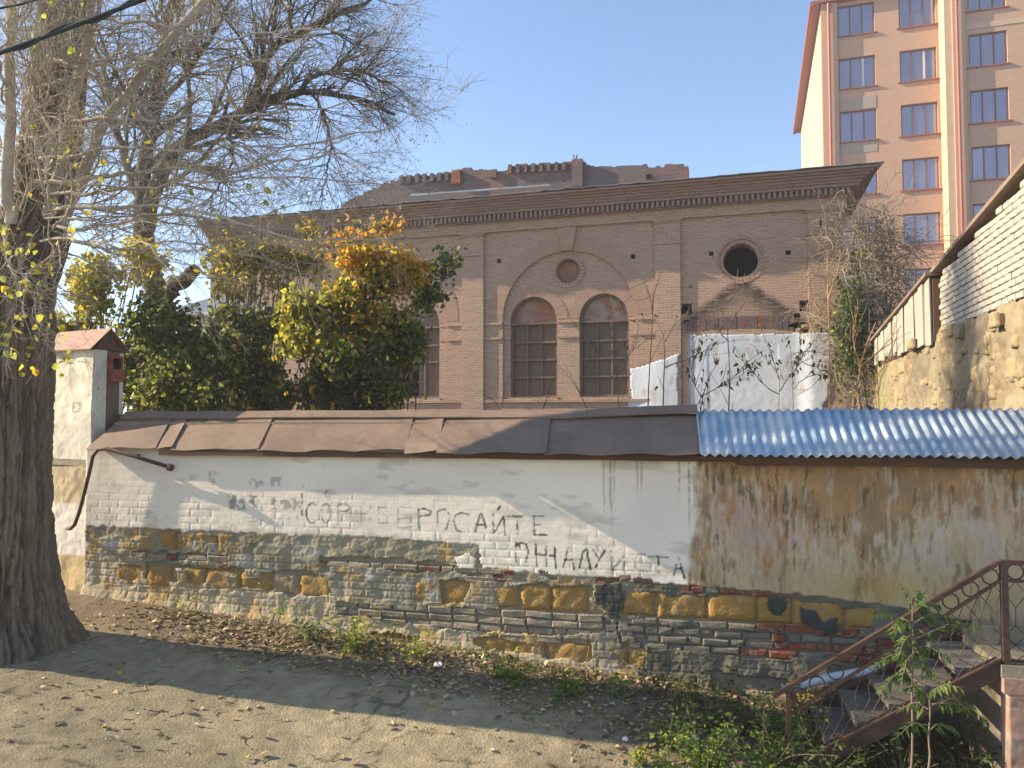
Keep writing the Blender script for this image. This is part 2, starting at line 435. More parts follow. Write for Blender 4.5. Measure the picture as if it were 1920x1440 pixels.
M['paper'] = speckled('white_scrap', (0.75, 0.74, 0.72), (0.62, 0.6, 0.6), 8, 0.004, 0.3)
M['bluewood'] = speckled('blue_painted_board', (0.22, 0.30, 0.45), (0.18, 0.25, 0.37), 4, 0.004, 0.3, stretch=(6, 6, 0.7))

# ================================================================== THE GROUND
def gz(X, Y):
    """Ground height in world z: falls to the right along the wall, with a low bank of soil at its foot."""
    X = np.asarray(X, float); Y = np.asarray(Y, float)
    u = (X - WF.o[0]) * WF.e[0] + (Y - WF.o[1]) * WF.e[1]
    d = (X - WF.o[0]) * WF.n[0] + (Y - WF.o[1]) * WF.n[1]
    uc = 10 * np.tanh(u / 10)
    z = -2.45 - 0.078 * uc
    z = z + 0.09 * sstep(-0.9, -0.1, d) * sstep(0.6, -0.1, d) + 0.03 * (fbm(u * 0.7, d * 0.7, 3, 5) - 0.5) + 0.012 * (fbm(u * 4, d * 4, 3, 6) - 0.5)
    z = z - 0.10 * sstep(1.4, 3.0, u) * sstep(-2.6, -1.2, d)
    z = z - 0.040 * np.clip(u + 4.8, 0, 9) * sstep(-0.5, -2.0, d) * sstep(3.2, 1.8, u)
    return z + EYE

def ground_hit(x, y):
    r = ray(x, y); lo, hi = 1.5, 60.0
    for _ in range(50):
        t = (lo + hi) / 2; p = r * t
        if p[2] + EYE > float(gz(p[0], p[1])): lo = t
        else: hi = t
    p = r * lo
    return Vector((p[0], p[1], float(gz(p[0], p[1]))))

def make_ground():
    us = np.concatenate([np.linspace(-130, -9, 25)[:-1], np.arange(-9, 7.5, 0.034), np.linspace(7.5, 130, 25)])
    ds = np.concatenate([np.linspace(-60, -5.2, 14)[:-1], np.arange(-5.2, 0.3, 0.034), np.linspace(0.3, 150, 40)])
    U, D = np.meshgrid(us, ds)
    X = WF.o[0] + U * WF.e[0] + D * WF.n[0]; Y = WF.o[1] + U * WF.e[1] + D * WF.n[1]
    Z = gz(X, Y)
    fine = (U > -9) & (U < 7.5) & (D > -5.2) & (D < 0.3)
    Z = Z + np.where(fine, 0.010 * (fbm(U * 14, D * 14, 3, 8) - 0.5) + 0.02 * (fbm(U * 3, D * 3, 3, 9) - .5), 0)
    edge = -0.85 - 0.18 * U * (U > 0) + 0.45 * (fbm(U * 1.6, D * 1.6, 4, 12) - 0.5)
    dirt = sstep(-0.25, 0.25, D - edge)
    asph = np.stack([0.325 + 0 * U, 0.272 + 0 * U, 0.170 + 0 * U], -1)
    soil = np.stack([0.20 + 0 * U, 0.155 + 0 * U, 0.10 + 0 * U], -1)
    c = asph * (1 - dirt[..., None]) + soil * dirt[..., None]
    n1 = fbm(U * 1.1, D * 1.1, 5, 21)[..., None]; n2 = fbm(U * 12, D * 12, 3, 22)[..., None]
    c = c * (0.62 + 0.76 * n1) * (0.7 + 0.6 * n2)
    crack = np.abs(fbm(U * 0.9 + 3, D * 0.9, 4, 33) - 0.5)
    cm = (sstep(0.008, 0.0, crack) * (1 - dirt) * 0.55)[..., None]
    c = c * (1 - cm)
    nr, nc = U.shape
    idx = np.arange(nr * nc).reshape(nr, nc)
    Fq = np.stack([idx[:-1, :-1], idx[:-1, 1:], idx[1:, 1:], idx[1:, :-1]], -1).reshape(-1, 4)
    V = np.stack([X, Y, Z], -1).reshape(-1, 3)
    o = link('ground', np_mesh('ground', V, Fq, M['ground'], c.reshape(-1, 3), True))
    o['kind'] = 'structure'
make_ground()

# ================================================================== GARDEN WALL
wall = frame_thing('garden_wall', 'low whitewashed stone and brick wall with flaking plaster and painted words, under metal coping', 'wall', WF)
wall['kind'] = 'thing'
def WP(pts, d=0.0): return [WF.uv(x, y, d) for x, y in pts]
WU0, WU1 = WF.u(168), 6.0
EAVE = -0.345

# core of the wall
core = MB().box(WU0 + 0.004, WU1, 0.006, 0.46, -3.2, -0.30)
link('wall_core', core.mesh('wall_core', M['mortar']), wall)

stone_exp = [WP(p) for p in [
    [(300, 993), (345, 996), (343, 1030), (310, 1028)],
    [(390, 1003), (428, 1006), (426, 1024), (388, 1020)],
    [(225, 1057), (268, 1058), (268, 1090), (222, 1090)],
    [(272, 1052), (315, 1050), (370, 1062), (440, 1060), (480, 1070), (580, 1066), (618, 1088), (630, 1116), (560, 1118), (480, 1106), (400, 1098), (330, 1090), (272, 1088)],
    [(828, 1083), (880, 1086), (878, 1132), (826, 1130)],
    [(930, 1102), (965, 1095), (1000, 1092), (1122, 1098), (1130, 1158), (1010, 1148), (935, 1140)],
    [(1166, 1110), (1240, 1112), (1310, 1112), (1640, 1138), (1642, 1194), (1480, 1182), (1310, 1167), (1220, 1162), (1163, 1152)],
    [(700, 1182), (790, 1188), (785, 1214), (700, 1212)],
    [(885, 1190), (930, 1190), (1000, 1207), (1000, 1226), (930, 1222), (890, 1206)],
    [(1012, 1196), (1110, 1200), (1112, 1240), (1015, 1234)],
    [(1165, 1205), (1212, 1215), (1210, 1250), (1165, 1247)],
    [(1330, 1255), (1460, 1270), (1545, 1290), (1620, 1300), (1600, 1345), (1340, 1325)],
    [(740, 1222), (800, 1226), (810, 1250), (760, 1252)], [(1020, 1250), (1080, 1256), (1075, 1280), (1025, 1276)]]]
brick_exp = [WP(p) for p in [
    [(250, 1030), (330, 1032), (430, 1043), (430, 1056), (330, 1050), (250, 1046)],
    [(600, 1040), (760, 1046), (905, 1066), (905, 1080), (760, 1070), (600, 1056)],
    [(632, 1128), (760, 1132), (920, 1138), (1150, 1153), (1150, 1186), (1050, 1194), (900, 1182), (760, 1166), (632, 1154)],
    [(1180, 1168), (1480, 1182), (1690, 1200), (1700, 1240), (1560, 1238), (1400, 1230), (1190, 1212)],
    [(1012, 1071), (1047, 1073), (1046, 1084), (1012, 1083)], [(1118, 1076), (1166, 1080), (1166, 1093), (1120, 1091)],
    [(1190, 1083), (1226, 1085), (1224, 1096), (1190, 1095)], [(1288, 1094), (1324, 1098), (1322, 1110), (1290, 1110)],
    [(1345, 1106), (1455, 1116), (1455, 1128), (1345, 1119)], [(1465, 1118), (1500, 1121), (1500, 1133), (1465, 1131)],
    [(925, 1073), (950, 1074), (950, 1086), (925, 1085)]]]
islands = [WP(p) for p in [  # dark scraps of render left on the ochre blocks
    [(1437, 1118), (1455, 1114), (1470, 1128), (1462, 1148), (1445, 1152), (1436, 1138)],
    [(1497, 1140), (1530, 1150), (1538, 1168), (1570, 1160), (1572, 1185), (1545, 1188), (1515, 1172), (1498, 1156)],
    [(1120, 1090), (1166, 1092), (1160, 1160), (1140, 1155), (1118, 1130)],
    [(335, 1068), (350, 1068), (353, 1090), (338, 1092)], [(428, 1078), (446, 1076), (445, 1098), (428, 1096)], [(462, 1066), (488, 1068), (490, 1082), (465, 1082)]]]

def make_skin():
    st = 0.0112
    us = np.arange(WU0, WU1, st); vs = np.arange(-3.05, EAVE + 0.02, st)
    U, Vv = np.meshgrid(us, vs)
    nz = fbm(U * 7, Vv * 7, 4, 41); nz2 = fbm(U * 7 + 50, Vv * 7, 4, 42)
    Uw = U + (nz - 0.5) * 0.11; Vw = Vv + (nz2 - 0.5) * 0.09
    open_ = np.zeros(U.shape, bool)
    for p in stone_exp + brick_exp: open_ |= in_poly(Uw, Vw, p)
    crack = [WP([(1152, 1085), (1158, 1110), (1150, 1135), (1162, 1160), (1160, 1190), (1172, 1215), (1168, 1240)])]
    for c in crack: open_ |= seg_dist(Uw, Vw, c[0:]) < 0.028
    isl = np.zeros(U.shape, bool)
    for p in islands: isl |= in_poly(Uw, Vw, p)
    open_ &= ~isl
    # paint regions
    lower = WP([(100, 984), (165, 985), (345, 992), (500, 1000), (740, 1008), (900, 1020), (906, 1064), (1010, 1074), (1180, 1086), (1310, 1098), (1450, 1108), (1640, 1128), (1760, 1150), (1920, 1185), (2300, 1260)])
    lu = np.array([p[0] for p in lower]); lv = np.array([p[1] for p in lower])
    bound = np.interp(U + (fbm(U * 9, Vv * 9, 3, 46) - 0.5) * 0.10, lu, lv) + (fbm(U * 14, Vv * 14, 3, 45) - 0.5) * 0.045
    white = sstep(-0.006, 0.006, Vv - bound)
    patch = in_poly(Uw, Vw, WP([(850, 1040), (880, 1036), (893, 1046), (890, 1068), (862, 1066)]))
    white = np.maximum(white, patch * 1.0)
    def C(r, g, b): return np.stack([r + 0 * U, g + 0 * U, b + 0 * U], -1)
    def mx(a, b, m): return a * (1 - m[..., None]) + b * m[..., None]
    n1 = fbm(U * 1.3, Vv * 1.3, 5, 51); n2 = fbm(U * 5, Vv * 5, 4, 52); n3 = fbm(U * 22, Vv * 22, 3, 53)
    cw = C(0.86, 0.765, 0.625) * (0.86 + 0.26 * n1)[..., None]
    cw = mx(cw, C(0.42, 0.37, 0.29), sstep(0.60, 0.78, fbm(U * 3, Vv * 9, 4, 54)) * 0.45)      # scuffs
    cw = mx(cw, C(0.40, 0.28, 0.14), sstep(-0.10, 0.0, Vv - EAVE - 0.02 + 0.05 * n2) * 0.5)     # stain below the beam
    cw = mx(cw, C(0.50, 0.44, 0.34), sstep(WF.u(250), WF.u(168), U) * 0.5 * n2)
    cw = mx(cw, C(0.46, 0.36, 0.22), sstep(0.55, 0.75, fbm(U * 9, Vv * 9, 4, 55)) * sstep(0.25, 0.0, Vv - bound) * 0.4)
    # thin runs of rusty water
    for px_, w_, L_ in ((1132, 2, .75), (1146, 3, .85), (1152, 2, .6), (1194, 2, .5), (1202, 2, .45), (1272, 2, .55), (1290, 3, .9)):
        u0 = WF.u(px_)
        wob = 0.018 * (fbm(Vv * 4 + px_, Vv * 0, 3, 61) - 0.5)
        m = sstep(w_ * 0.0055, w_ * 0.002, np.abs(U - u0 - wob)) * sstep(EAVE - L_, EAVE - L_ * 0.4, Vv) * (0.4 + 0.6 * (n3 > 0.42))
        cw = mx(cw, C(0.22, 0.16, 0.09), m * 0.6)
    # old erased scribbles
    for (x0, y0, x1, y1, k) in ((430, 922, 492, 960, .9), (508, 930, 572, 960, .75), (466, 893, 500, 918, .6), (508, 890, 534, 916, .7), (357, 880, 372, 906, .45), (392, 878, 412, 912, .5), (566, 906, 586, 916, .7), (330, 880, 345, 905, .25)):
        (a, t1), (b, t0) = WF.uv(x0, y0), WF.uv(x1, y1)
        box = sstep(0, .04, U - a) * sstep(0, .04, b - U) * sstep(0, .04, Vv - t0) * sstep(0, .04, t1 - Vv)
        cw = mx(cw, C(0.30, 0.28, 0.24), box * sstep(0.47, 0.56, fbm(U * 26, Vv * 20, 4, 66)) * k)
    # rust-washed right end
    ru = sstep(-0.03, 0.05, U - WF.u(1303) + (fbm(U * 8, Vv * 8, 4, 71) - 0.5) * 0.14 + 0.06 * sstep(-0.7, -1.5, Vv))
    str1 = fbm(U * 34, Vv * 5.5 + 1.2 * fbm(U * 3, Vv * 3, 2, 72), 4, 73, .65); str2 = fbm(U * 9, Vv * 1.6, 4, 74)
    tan = C(0.49, 0.37, 0.225) * (0.75 + 0.5 * n2)[..., None]
    tan = mx(tan, C(0.50, 0.43, 0.32), sstep(0.52, 0.66, fbm(U * 2.4, Vv * 1.6, 4, 75)) * 0.6)
    pink = np.exp(-((U - WF.u(1400)) / 0.42) ** 2 - ((Vv + 0.86) / 0.16) ** 2) + 0.8 * np.exp(-((U - WF.u(1440)) / 0.4) ** 2 - ((Vv + 1.12) / 0.09) ** 2) + 0.4 * np.exp(-((U - WF.u(1880)) / 0.5) ** 2 - ((Vv + 0.75) / 0.3) ** 2)
    tan = mx(tan, C(0.50, 0.33, 0.285), np.clip(pink * (0.35 + n2), 0, 0.85))
    depth = sstep(-1.6, -0.35, Vv)
    big_ = fbm(U * 1.8, Vv * 1.3, 4, 79)
    lvl = 0.47 + 0.40 * depth ** 1.4 + 0.55 * (big_ - 0.5) + 0.35 * (str2 - 0.5)
    brown = sstep(0.10, -0.06, str1 - lvl * 0.86 + 0.04)
    hue = fbm(U * 6, Vv * 5, 3, 70)
    tan = mx(tan, mx(C(0.39, 0.20, 0.068), C(0.24, 0.125, 0.046), sstep(.35, .65, hue)), np.clip(brown * 0.70, 0, 1))
    tan = mx(tan, C(0.52, 0.46, 0.37), sstep(0.66, 0.76, fbm(U * 24, Vv * 3.0, 3, 76)) * 0.55)
    tan = tan * (0.82 + 0.36 * fbm(U * 60, Vv * 14, 3, 69))[..., None]
    tan = mx(tan, C(0.10, 0.065, 0.03), sstep(0.60, 0.68, fbm(U * 34, Vv * 6, 4, 77)) * sstep(0.45, 0.6, fbm(U * 3, Vv * 2, 3, 78)) * 0.7)
    tan = mx(tan, C(0.46, 0.32, 0.12), np.clip(np.exp(-((U - WF.u(1700)) / 0.9) ** 2 - ((Vv + 1.55) / 0.2) ** 2) * (0.2 + n2), 0, 0.8))
    cw = mx(cw, tan, ru)
    # grey and beige render below
    grey = C(0.285, 0.25, 0.17) * (0.6 + 0.8 * n2)[..., None]
    beige = C(0.44, 0.355, 0.225) * (0.7 + 0.6 * n2)[..., None]
    gv = np.interp(U, [-5, -2, 0, 1.2, 3], [-1.62, -1.9, -2.05, -2.6, -2.8])
    cg = mx(grey, beige, sstep(0.12, -0.12, Vv - gv + (fbm(U * 3, Vv * 3, 4, 81) - 0.5) * 0.5))
    cg = mx(cg, C(0.43, 0.265, 0.075), sstep(0.58, 0.68, fbm(U * 4.5, Vv * 5, 4, 82)) * 0.55)
    cg = mx(cg, C(0.46, 0.44, 0.40), sstep(0.62, 0.74, fbm(U * 6, Vv * 11, 4, 83)) * 0.5)
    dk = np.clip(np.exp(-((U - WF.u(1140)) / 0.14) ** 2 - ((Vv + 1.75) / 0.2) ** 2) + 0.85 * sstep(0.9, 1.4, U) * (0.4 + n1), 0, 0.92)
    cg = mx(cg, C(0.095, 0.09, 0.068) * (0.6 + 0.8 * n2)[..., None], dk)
    col = mx(cg, cw, white)
    col = mx(col, C(0.055, 0.057, 0.05), np.maximum.reduce([in_poly(Uw, Vw, p) * 1.0 for p in islands[:3]]) * 0.93)
    # painted words
    def ell(x0, y0, x1, y1, a0=0, a1=360, n=14):
        return [((x0 + x1) / 2 + (x1 - x0) / 2 * math.cos(R(a0 + (a1 - a0) * i / n)), (y0 + y1) / 2 - (y1 - y0) / 2 * math.sin(R(a0 + (a1 - a0) * i / n))) for i in range(n + 1)]
    words = [
        ([[(545, 965), (545, 980)], [(560, 968), (560, 978)]], .45), ([[(569, 925), (569, 965)]], .8),
        ([ell(577, 943, 599, 980, 50, 310)], .85), ([ell(604, 944, 623, 979)], .8), ([[(636, 945), (637, 983)], [(636, 945), (652, 944), (659, 951), (652, 958), (638, 958)]], .85),
        ([[(679, 950), (679, 980)], [(697, 948), (697, 975)], [(679, 962), (697, 961)]], .33), ([[(712, 951), (712, 978)], [(712, 951), (730, 951)], [(712, 964), (724, 964)], [(712, 980), (730, 980)]], .5),
        ([[(749, 951), (748, 988)], [(749, 950), (776, 951)], [(748, 972), (772, 970), (773, 988), (748, 988)]], .48),
        ([[(786, 954), (787, 992)], [(786, 955), (798, 953), (810, 958), (808, 964), (788, 968)]], .9), ([[(822, 985), (822, 958), (834, 954), (843, 962), (844, 975), (838, 992)]], .85),
        ([[(880, 963), (866, 961), (856, 966), (853, 976), (858, 993), (866, 996), (880, 995)]], .9), ([[(893, 996), (902, 963), (905, 962), (916, 998)], [(896, 983), (909, 983)]], .95),
        ([[(926, 964), (927, 1000), (946, 967), (948, 1002)], [(935, 956), (940, 949)]], .98), ([[(953, 967), (985, 968)], [(970, 967), (972, 1000)]], .95),
        ([[(1002, 967), (1003, 1002)], [(1002, 967), (1020, 967)], [(1003, 983), (1014, 983)], [(1003, 1002), (1027, 1002)]], .95),
        ([[(933, 1018), (932, 1050)], [(952, 1020), (953, 1050)], [(933, 1018), (952, 1020)]], .18),
        ([[(969, 1052), (968, 1022), (978, 1017), (988, 1020), (992, 1034), (988, 1053)], [(968, 1016), (975, 1024)]], .85),
        ([[(1005, 1019), (1008, 1062)], [(1025, 1023), (1026, 1060)], [(1041, 1025), (1044, 1064)], [(1006, 1038), (1043, 1042)]], .95),
        ([[(1057, 1062), (1068, 1024), (1078, 1066)], [(1061, 1048), (1075, 1048)]], .9), ([[(1088, 1063), (1094, 1034), (1101, 1028), (1108, 1066)]], .9),
        ([[(1114, 1031), (1123, 1046)], [(1135, 1030), (1126, 1046), (1118, 1062)]], .85), ([[(1146, 1033), (1149, 1072)], [(1149, 1068), (1170, 1042)], [(1172, 1040), (1172, 1074)]], .7),
        ([[(1210, 1039), (1197, 1037), (1190, 1048), (1192, 1064), (1206, 1069)]], .5), ([[(1216, 1042), (1252, 1044)], [(1234, 1043), (1236, 1073)]], .9),
        ([[(1264, 1076), (1272, 1044), (1284, 1083)], [(1267, 1064), (1279, 1066)]], .92), ([[(614, 920), (615, 931)], [(611, 924), (617, 921)]], .6)]
    for strokes, k0 in words:
        for s_ in strokes:
            p = [WF.uv(x, y) for x, y in s_]
            a = min(q[0] for q in p) - 0.06; b = max(q[0] for q in p) + 0.06; c0 = min(q[1] for q in p) - 0.06; d0 = max(q[1] for q in p) + 0.06
            i0, i1 = np.searchsorted(us, [a, b]); j0, j1 = np.searchsorted(vs, [c0, d0])
            sl = (slice(j0, j1), slice(i0, i1))
            w = 0.0135 * (0.35 + 1.3 * fbm(U[sl] * 16, Vv[sl] * 16, 3, 91)); k = k0 * (0.45 + 0.9 * fbm(U[sl] * 9, Vv[sl] * 9, 3, 92))
            m = sstep(w, w * 0.45, seg_dist(U[sl] + (n2[sl] - .5) * .01, Vv[sl], p)) * sstep(0.36, 0.50, n3[sl] + 0.08 * k0) * np.clip(k, 0, .95)
            col[sl] = mx_(col[sl], np.array([0.035, 0.036, 0.04]), m)
    # relief
    row = np.floor(Vv / 0.0775); fv = Vv / 0.0775 - row
    fu = (U + 0.13 * (row % 2) + 0.06 * _hash(row, row * 0, 5)) / 0.26; fu = fu - np.floor(fu)
    joint = np.maximum(sstep(0.12, 0.0, np.minimum(fv, 1 - fv)), sstep(0.05, 0.0, np.minimum(fu, 1 - fu)))
    ghost = sstep(0.75, 0.1, Vv - bound) * white * (1 - ru) * sstep(0.35, 0.6, fbm(U * 2.2, Vv * 2.2, 3, 95))
    ghost = np.maximum(ghost, 0.22 * white * (1 - ru))
    rel = -0.006 * joint * ghost * (0.4 + n2)
    rel += white * (0.006 * (n1 - .5) + 0.004 * (n2 - .5) * (0.3 + 1.6 * ghost) + 0.0022 * (n3 - .5) * (0.2 + ghost + ru))
    stone = sstep(0.10, 0.0, np.minimum(np.abs(((U + 0.2 * np.floor(Vv / 0.27)) / 0.43) % 1 - 0.5) * 0.43, 1))
    rel += (1 - white) * (0.014 * (fbm(U * 3.2, Vv * 4.2, 3, 96) - .5) + 0.012 * (fbm(U * 11, Vv * 11, 4, 98, .65) - .5) + 0.009 * (n3 - .5) + 0.009 * (fbm(U * 42, Vv * 42, 2, 99) - .5) - 0.010 * stone - 0.011 * joint * sstep(.36, .52, fbm(U * 1.7, Vv * 3.0, 3, 94)))
    rel -= (1 - white) * 0.006
    rel += isl * 0.016
    Yv = -0.034 - rel
    # the foot of the wall spreads a little
    Yv -= 0.07 * sstep(-2.0 - 0.078 * U - 0.2, -2.45 - 0.078 * U, Vv) ** 1.5
    nr, nc = U.shape
    idx = np.arange(nr * nc).reshape(nr, nc)
    keepq = ~(open_[:-1, :-1] & open_[1:, 1:] & open_[1:, :-1] & open_[:-1, 1:])
    below = Vv[:-1, :-1] < (-2.45 - 0.078 * 10 * np.tanh(U[:-1, :-1] / 10) - 0.25)
    keepq &= ~below
    Fq = np.stack([idx[:-1, :-1], idx[:-1, 1:], idx[1:, 1:], idx[1:, :-1]], -1)[keepq]
    V = np.stack([U, Yv, Vv], -1).reshape(-1, 3); cc = col.reshape(-1, 3)
    # thickness round every hole and edge
    e = np.concatenate([Fq[:, [0, 1]], Fq[:, [1, 2]], Fq[:, [2, 3]], Fq[:, [3, 0]]])
    key = np.sort(e, 1); key = key[:, 0].astype(np.int64) * (nr * nc) + key[:, 1]
    _, first, cnt = np.unique(key, return_index=True, return_counts=True)
    be = e[first[cnt == 1]]
    bv = np.unique(be); back = np.full(nr * nc, -1); back[bv] = np.arange(len(bv)) + nr * nc
    Vb = V[bv].copy(); Vb[:, 1] = 0.024
    side = np.stack([be[:, 1], be[:, 0], back[be[:, 0]], back[be[:, 1]]], -1)
    V = np.concatenate([V, Vb]); cc = np.concatenate([cc, np.clip(cc[bv] * 0.5 + np.array([.13, .11, .08]), 0, 1)])
    Fq = np.concatenate([Fq, side])
    used = np.unique(Fq); rem = np.full(len(V), -1); rem[used] = np.arange(len(used))
    return np_mesh('plaster_skin', V[used], rem[Fq], M['plaster'], cc[used], False)

def mx_(a, b, m): return a * (1 - m[..., None]) + b * m[..., None]
sk = link('plaster', make_skin(), wall)
sk['label'] = 'flaking white, grey and rust-stained plaster with hand-painted words'

# bricks laid one by one where the plaster has come away
def brick_mesh(L, H, D, mat, seed):
    rs = random.Random(seed); c = 0.011
    def j(a): return a + rs.uniform(-0.0065, 0.0065)
    f = [(-L / 2 + c, -D, -H / 2 + c), (L / 2 - c, -D, -H / 2 + c), (L / 2 - c, -D, H / 2 - c), (-L / 2 + c, -D, H / 2 - c)]
    m = [(-L / 2, -D + c, -H / 2), (L / 2, -D + c, -H / 2), (L / 2, -D + c, H / 2), (-L / 2, -D + c, H / 2)]
    k = [(-L / 2, 0.02, -H / 2), (L / 2, 0.02, -H / 2), (L / 2, 0.02, H / 2), (-L / 2, 0.02, H / 2)]
    vs = [(j(x), j(y), j(z)) for x, y, z in f + m] + k
    fs = [(0, 1, 2, 3)]
    for b in (0, 4):
        for i in range(4): fs.append((b + i, b + 4 + i, b + 4 + (i + 1) % 4, b + (i + 1) % 4))
    mb = MB().add(vs, fs)
    return mb.mesh('brick', mat)

def multi_in(polys, u, v):
    a = np.array([u]); b = np.array([v])
    return any(in_poly(a, b, p)[0] for p in polys)

BM = {(k, n): [brick_mesh(L, 0.066, 0.028, M[k], 10 * i + hash_ + ord(k[0])) for i in range(3)] for k in ('greybrick', 'darkbrick', 'redbrick') for n, L, hash_ in (('s', 0.245, 1), ('h', 0.118, 2))}
rs = random.Random(3)
for v0, rows in ((-1.50, 2), (-1.905, 4)):
    for k in range(rows):
        v = v0 - 0.0775 * (k + 0.5); u = WU0 + rs.uniform(0, 0.2)
        while u < 4.2:
            n = 's' if rs.random() < 0.62 else 'h'; L = 0.245 if n == 's' else 0.118
            uc = u + L / 2; u += L + 0.012
            if not any(multi_in(brick_exp, uc + du, v + dv) for du in (-L * .5, 0, L * .5) for dv in (-0.035, 0, 0.035)): continue
            kind = 'greybrick' if uc < 0.95 else 'darkbrick'
            if uc > 2.3 and v < -1.8: kind = 'redbrick' if rs.random() < 0.75 else 'darkbrick'
            if v > -1.7 and uc > -0.2: kind = 'redbrick' if rs.random() < 0.7 else 'greybrick'
            if v > -1.7 and uc < -0.2 and rs.random() < .1: kind = 'redbrick'
            o = link('brick', rs.choice(BM[(kind, n)]), wall)
            o.location = (uc, rs.uniform(-0.008, 0.016), v + rs.uniform(-.005, .005)); o.rotation_euler = (rs.uniform(-.09, .09), rs.uniform(-.035, .035), rs.uniform(-.05, .05)); o.scale = (rs.uniform(.92, 1.03), 1, rs.uniform(.86, 1.06))

# squared sandstone blocks
def stone_mesh(w, h, depth, mat, seed, rough=0.022):
    nx, nz = max(4, int(w / 0.035)), max(4, int(h / 0.035))
    xs = np.linspace(-w / 2, w / 2, nx + 1); zs = np.linspace(-h / 2, h / 2, nz + 1)
    X, Z = np.meshgrid(xs, zs)
    e = np.minimum(np.minimum(X + w / 2, w / 2 - X), np.minimum(Z + h / 2, h / 2 - Z))
    Y = -depth * sstep(-0.004, 0.014, e) - rough * (fbm(X * 6 + seed * 3.7, Z * 6, 4, seed) - 0.5) - rough * 0.6 * (fbm(X * 20 + seed, Z * 20, 2, seed + 5) - .5)
    X = X + 0.006 * (fbm(X * 8, Z * 8, 2, seed + 1) - .5); nr, nc = X.shape
    V = np.stack([X, Y, Z], -1).reshape(-1, 3); idx = np.arange(nr * nc).reshape(nr, nc)
    Fq = np.stack([idx[:-1, :-1], idx[:-1, 1:], idx[1:, 1:], idx[1:, :-1]], -1).reshape(-1, 4)
    ring = np.concatenate([idx[0, :], idx[1:, -1], idx[-1, -2::-1], idx[-2:0:-1, 0]])
    Vb = V[ring].copy(); Vb[:, 1] = 0.06; n0 = len(V); m = len(ring)
    side = np.array([[ring[(i + 1) % m], ring[i], n0 + i, n0 + (i + 1) % m] for i in range(m)])
    return np_mesh('stone_block', np.concatenate([V, Vb]), np.concatenate([Fq, side]), mat, None, False)

sd = 100
for v0, v1, u_a, u_b in ((-1.497, -1.24, -5.0, -0.3), (-1.90, -1.645, -5.0, 3.9), (-2.47, -2.19, -2.3, 1.6), (-2.86, -2.52, -0.6, 3.9)):
    u = u_a
    while u < u_b:
        L = rs.uniform(0.30, 0.52)
        hit = any(multi_in(stone_exp, u + L * a, v0 + (v1 - v0) * b) for a in (.05, .25, .5, .75, .95) for b in (.1, .35, .65, .9))
        if hit:
            sd += 1
            mt = M['ochre'] if rs.random() < 0.86 else M['tanstone']
            smooth_ = u > 1.7 and v0 > -2.0
            o = link('stone_block', stone_mesh(L - 0.014, v1 - v0 - 0.010, rs.uniform(0.012, 0.026), mt, sd, 0.012 if smooth_ else 0.05), wall)
            o.location = (u + L / 2, 0.002 + rs.uniform(-.004, .006), (v0 + v1) / 2)
        u += L

# timber plate under the coping
u_b0 = WF.u(312)
bm_ = MB().rbox(u_b0, 2.2, -0.115, 0.0, EAVE - 0.058, EAVE - 0.004, 0.4, 0.004)
o = link('eaves_beam', bm_.mesh('eaves_beam', M['timber']), wall)
bm_ = MB().rbox(2.203, WU1, -0.15, 0.0, EAVE - 0.085, EAVE - 0.006, 0.4, 0.004)
o = link('eaves_beam', bm_.mesh('eaves_beam', M['timber']), wall)

# brown sheets of the coping, each its own overhang
def roof_sheet(e0, e1, r0, r1, over, zlift, seed, top=0.27, ztop=0.0, zeave=EAVE + 0.012):
    """Bent sheet: eave from u=e0..e1, head from u=r0..r1."""
    nx = max(3, int((e1 - e0) / 0.09)); nyy = 7
    vs = []; fs = []
    for j in range(nyy + 1):
        t = j / nyy
        for i in range(nx + 1):
            a = i / nx
            u = (e0 + (e1 - e0) * a) * (1 - t) + (r0 + (r1 - r0) * a) * t
            y = -over + (top + over) * t
            z = zeave + (ztop - zeave) * t + .026 * a - .006 + 0.016 * (float(fbm(u * 2.2 + seed, t * 1.5, 3, seed)) - .5) + 0.010 * (float(fbm(u * 9 + seed, t * 5, 2, seed + 3)) - .5)
            if j == 0: z += 0.010 * math.sin(u * 9 + seed) - 0.006
            vs.append((u, y, z))
    for j in range(nyy):
        for i in range(nx):
            a = j * (nx + 1) + i; fs.append((a, a + 1, a + nx + 2, a + nx + 1))
    n = len(vs); vs += [(x, y + 0.001, z - 0.004) for x, y, z in vs]
    top_f = list(fs); fs = fs + [tuple(i + n for i in reversed(f)) for f in top_f]
    rim = [i for i in range(nx + 1)] + [j * (nx + 1) + nx for j in range(1, nyy + 1)] + [nyy * (nx + 1) + i for i in range(nx - 1, -1, -1)] + [j * (nx + 1) for j in range(nyy - 1, 0, -1)]
    for a, b in zip(rim, rim[1:] + rim[:1]): fs.append((b, a, a + n, b + n))
    me = MB().add(vs, fs).mesh('roof_sheet', M['brownmetal'], True); me.set_sharp_from_angle(angle=R(35)); return me

d_t = 0.27
sheets = [(162, 293, 228, 323, .113, .002), (291, 323, 321, 353, .117, .012), (321, 485, 350, 513, .122, .003), (482, 762, 510, 775, .13, .016), (758, 822, 771, 832, .175, .020), (818, 1024, 828, 1033, .275, .006), (1020, 1313, 1029, 1313, .275, .019)]
for i, (a, b, c, d, ov, lift) in enumerate(sheets):
    o = link('roof_sheet', roof_sheet(WF.u(a, -ov), WF.u(b, -ov), WF.u(c, d_t), WF.u(d, d_t), ov, lift, 300 + 7 * i, d_t, 0.012), wall)
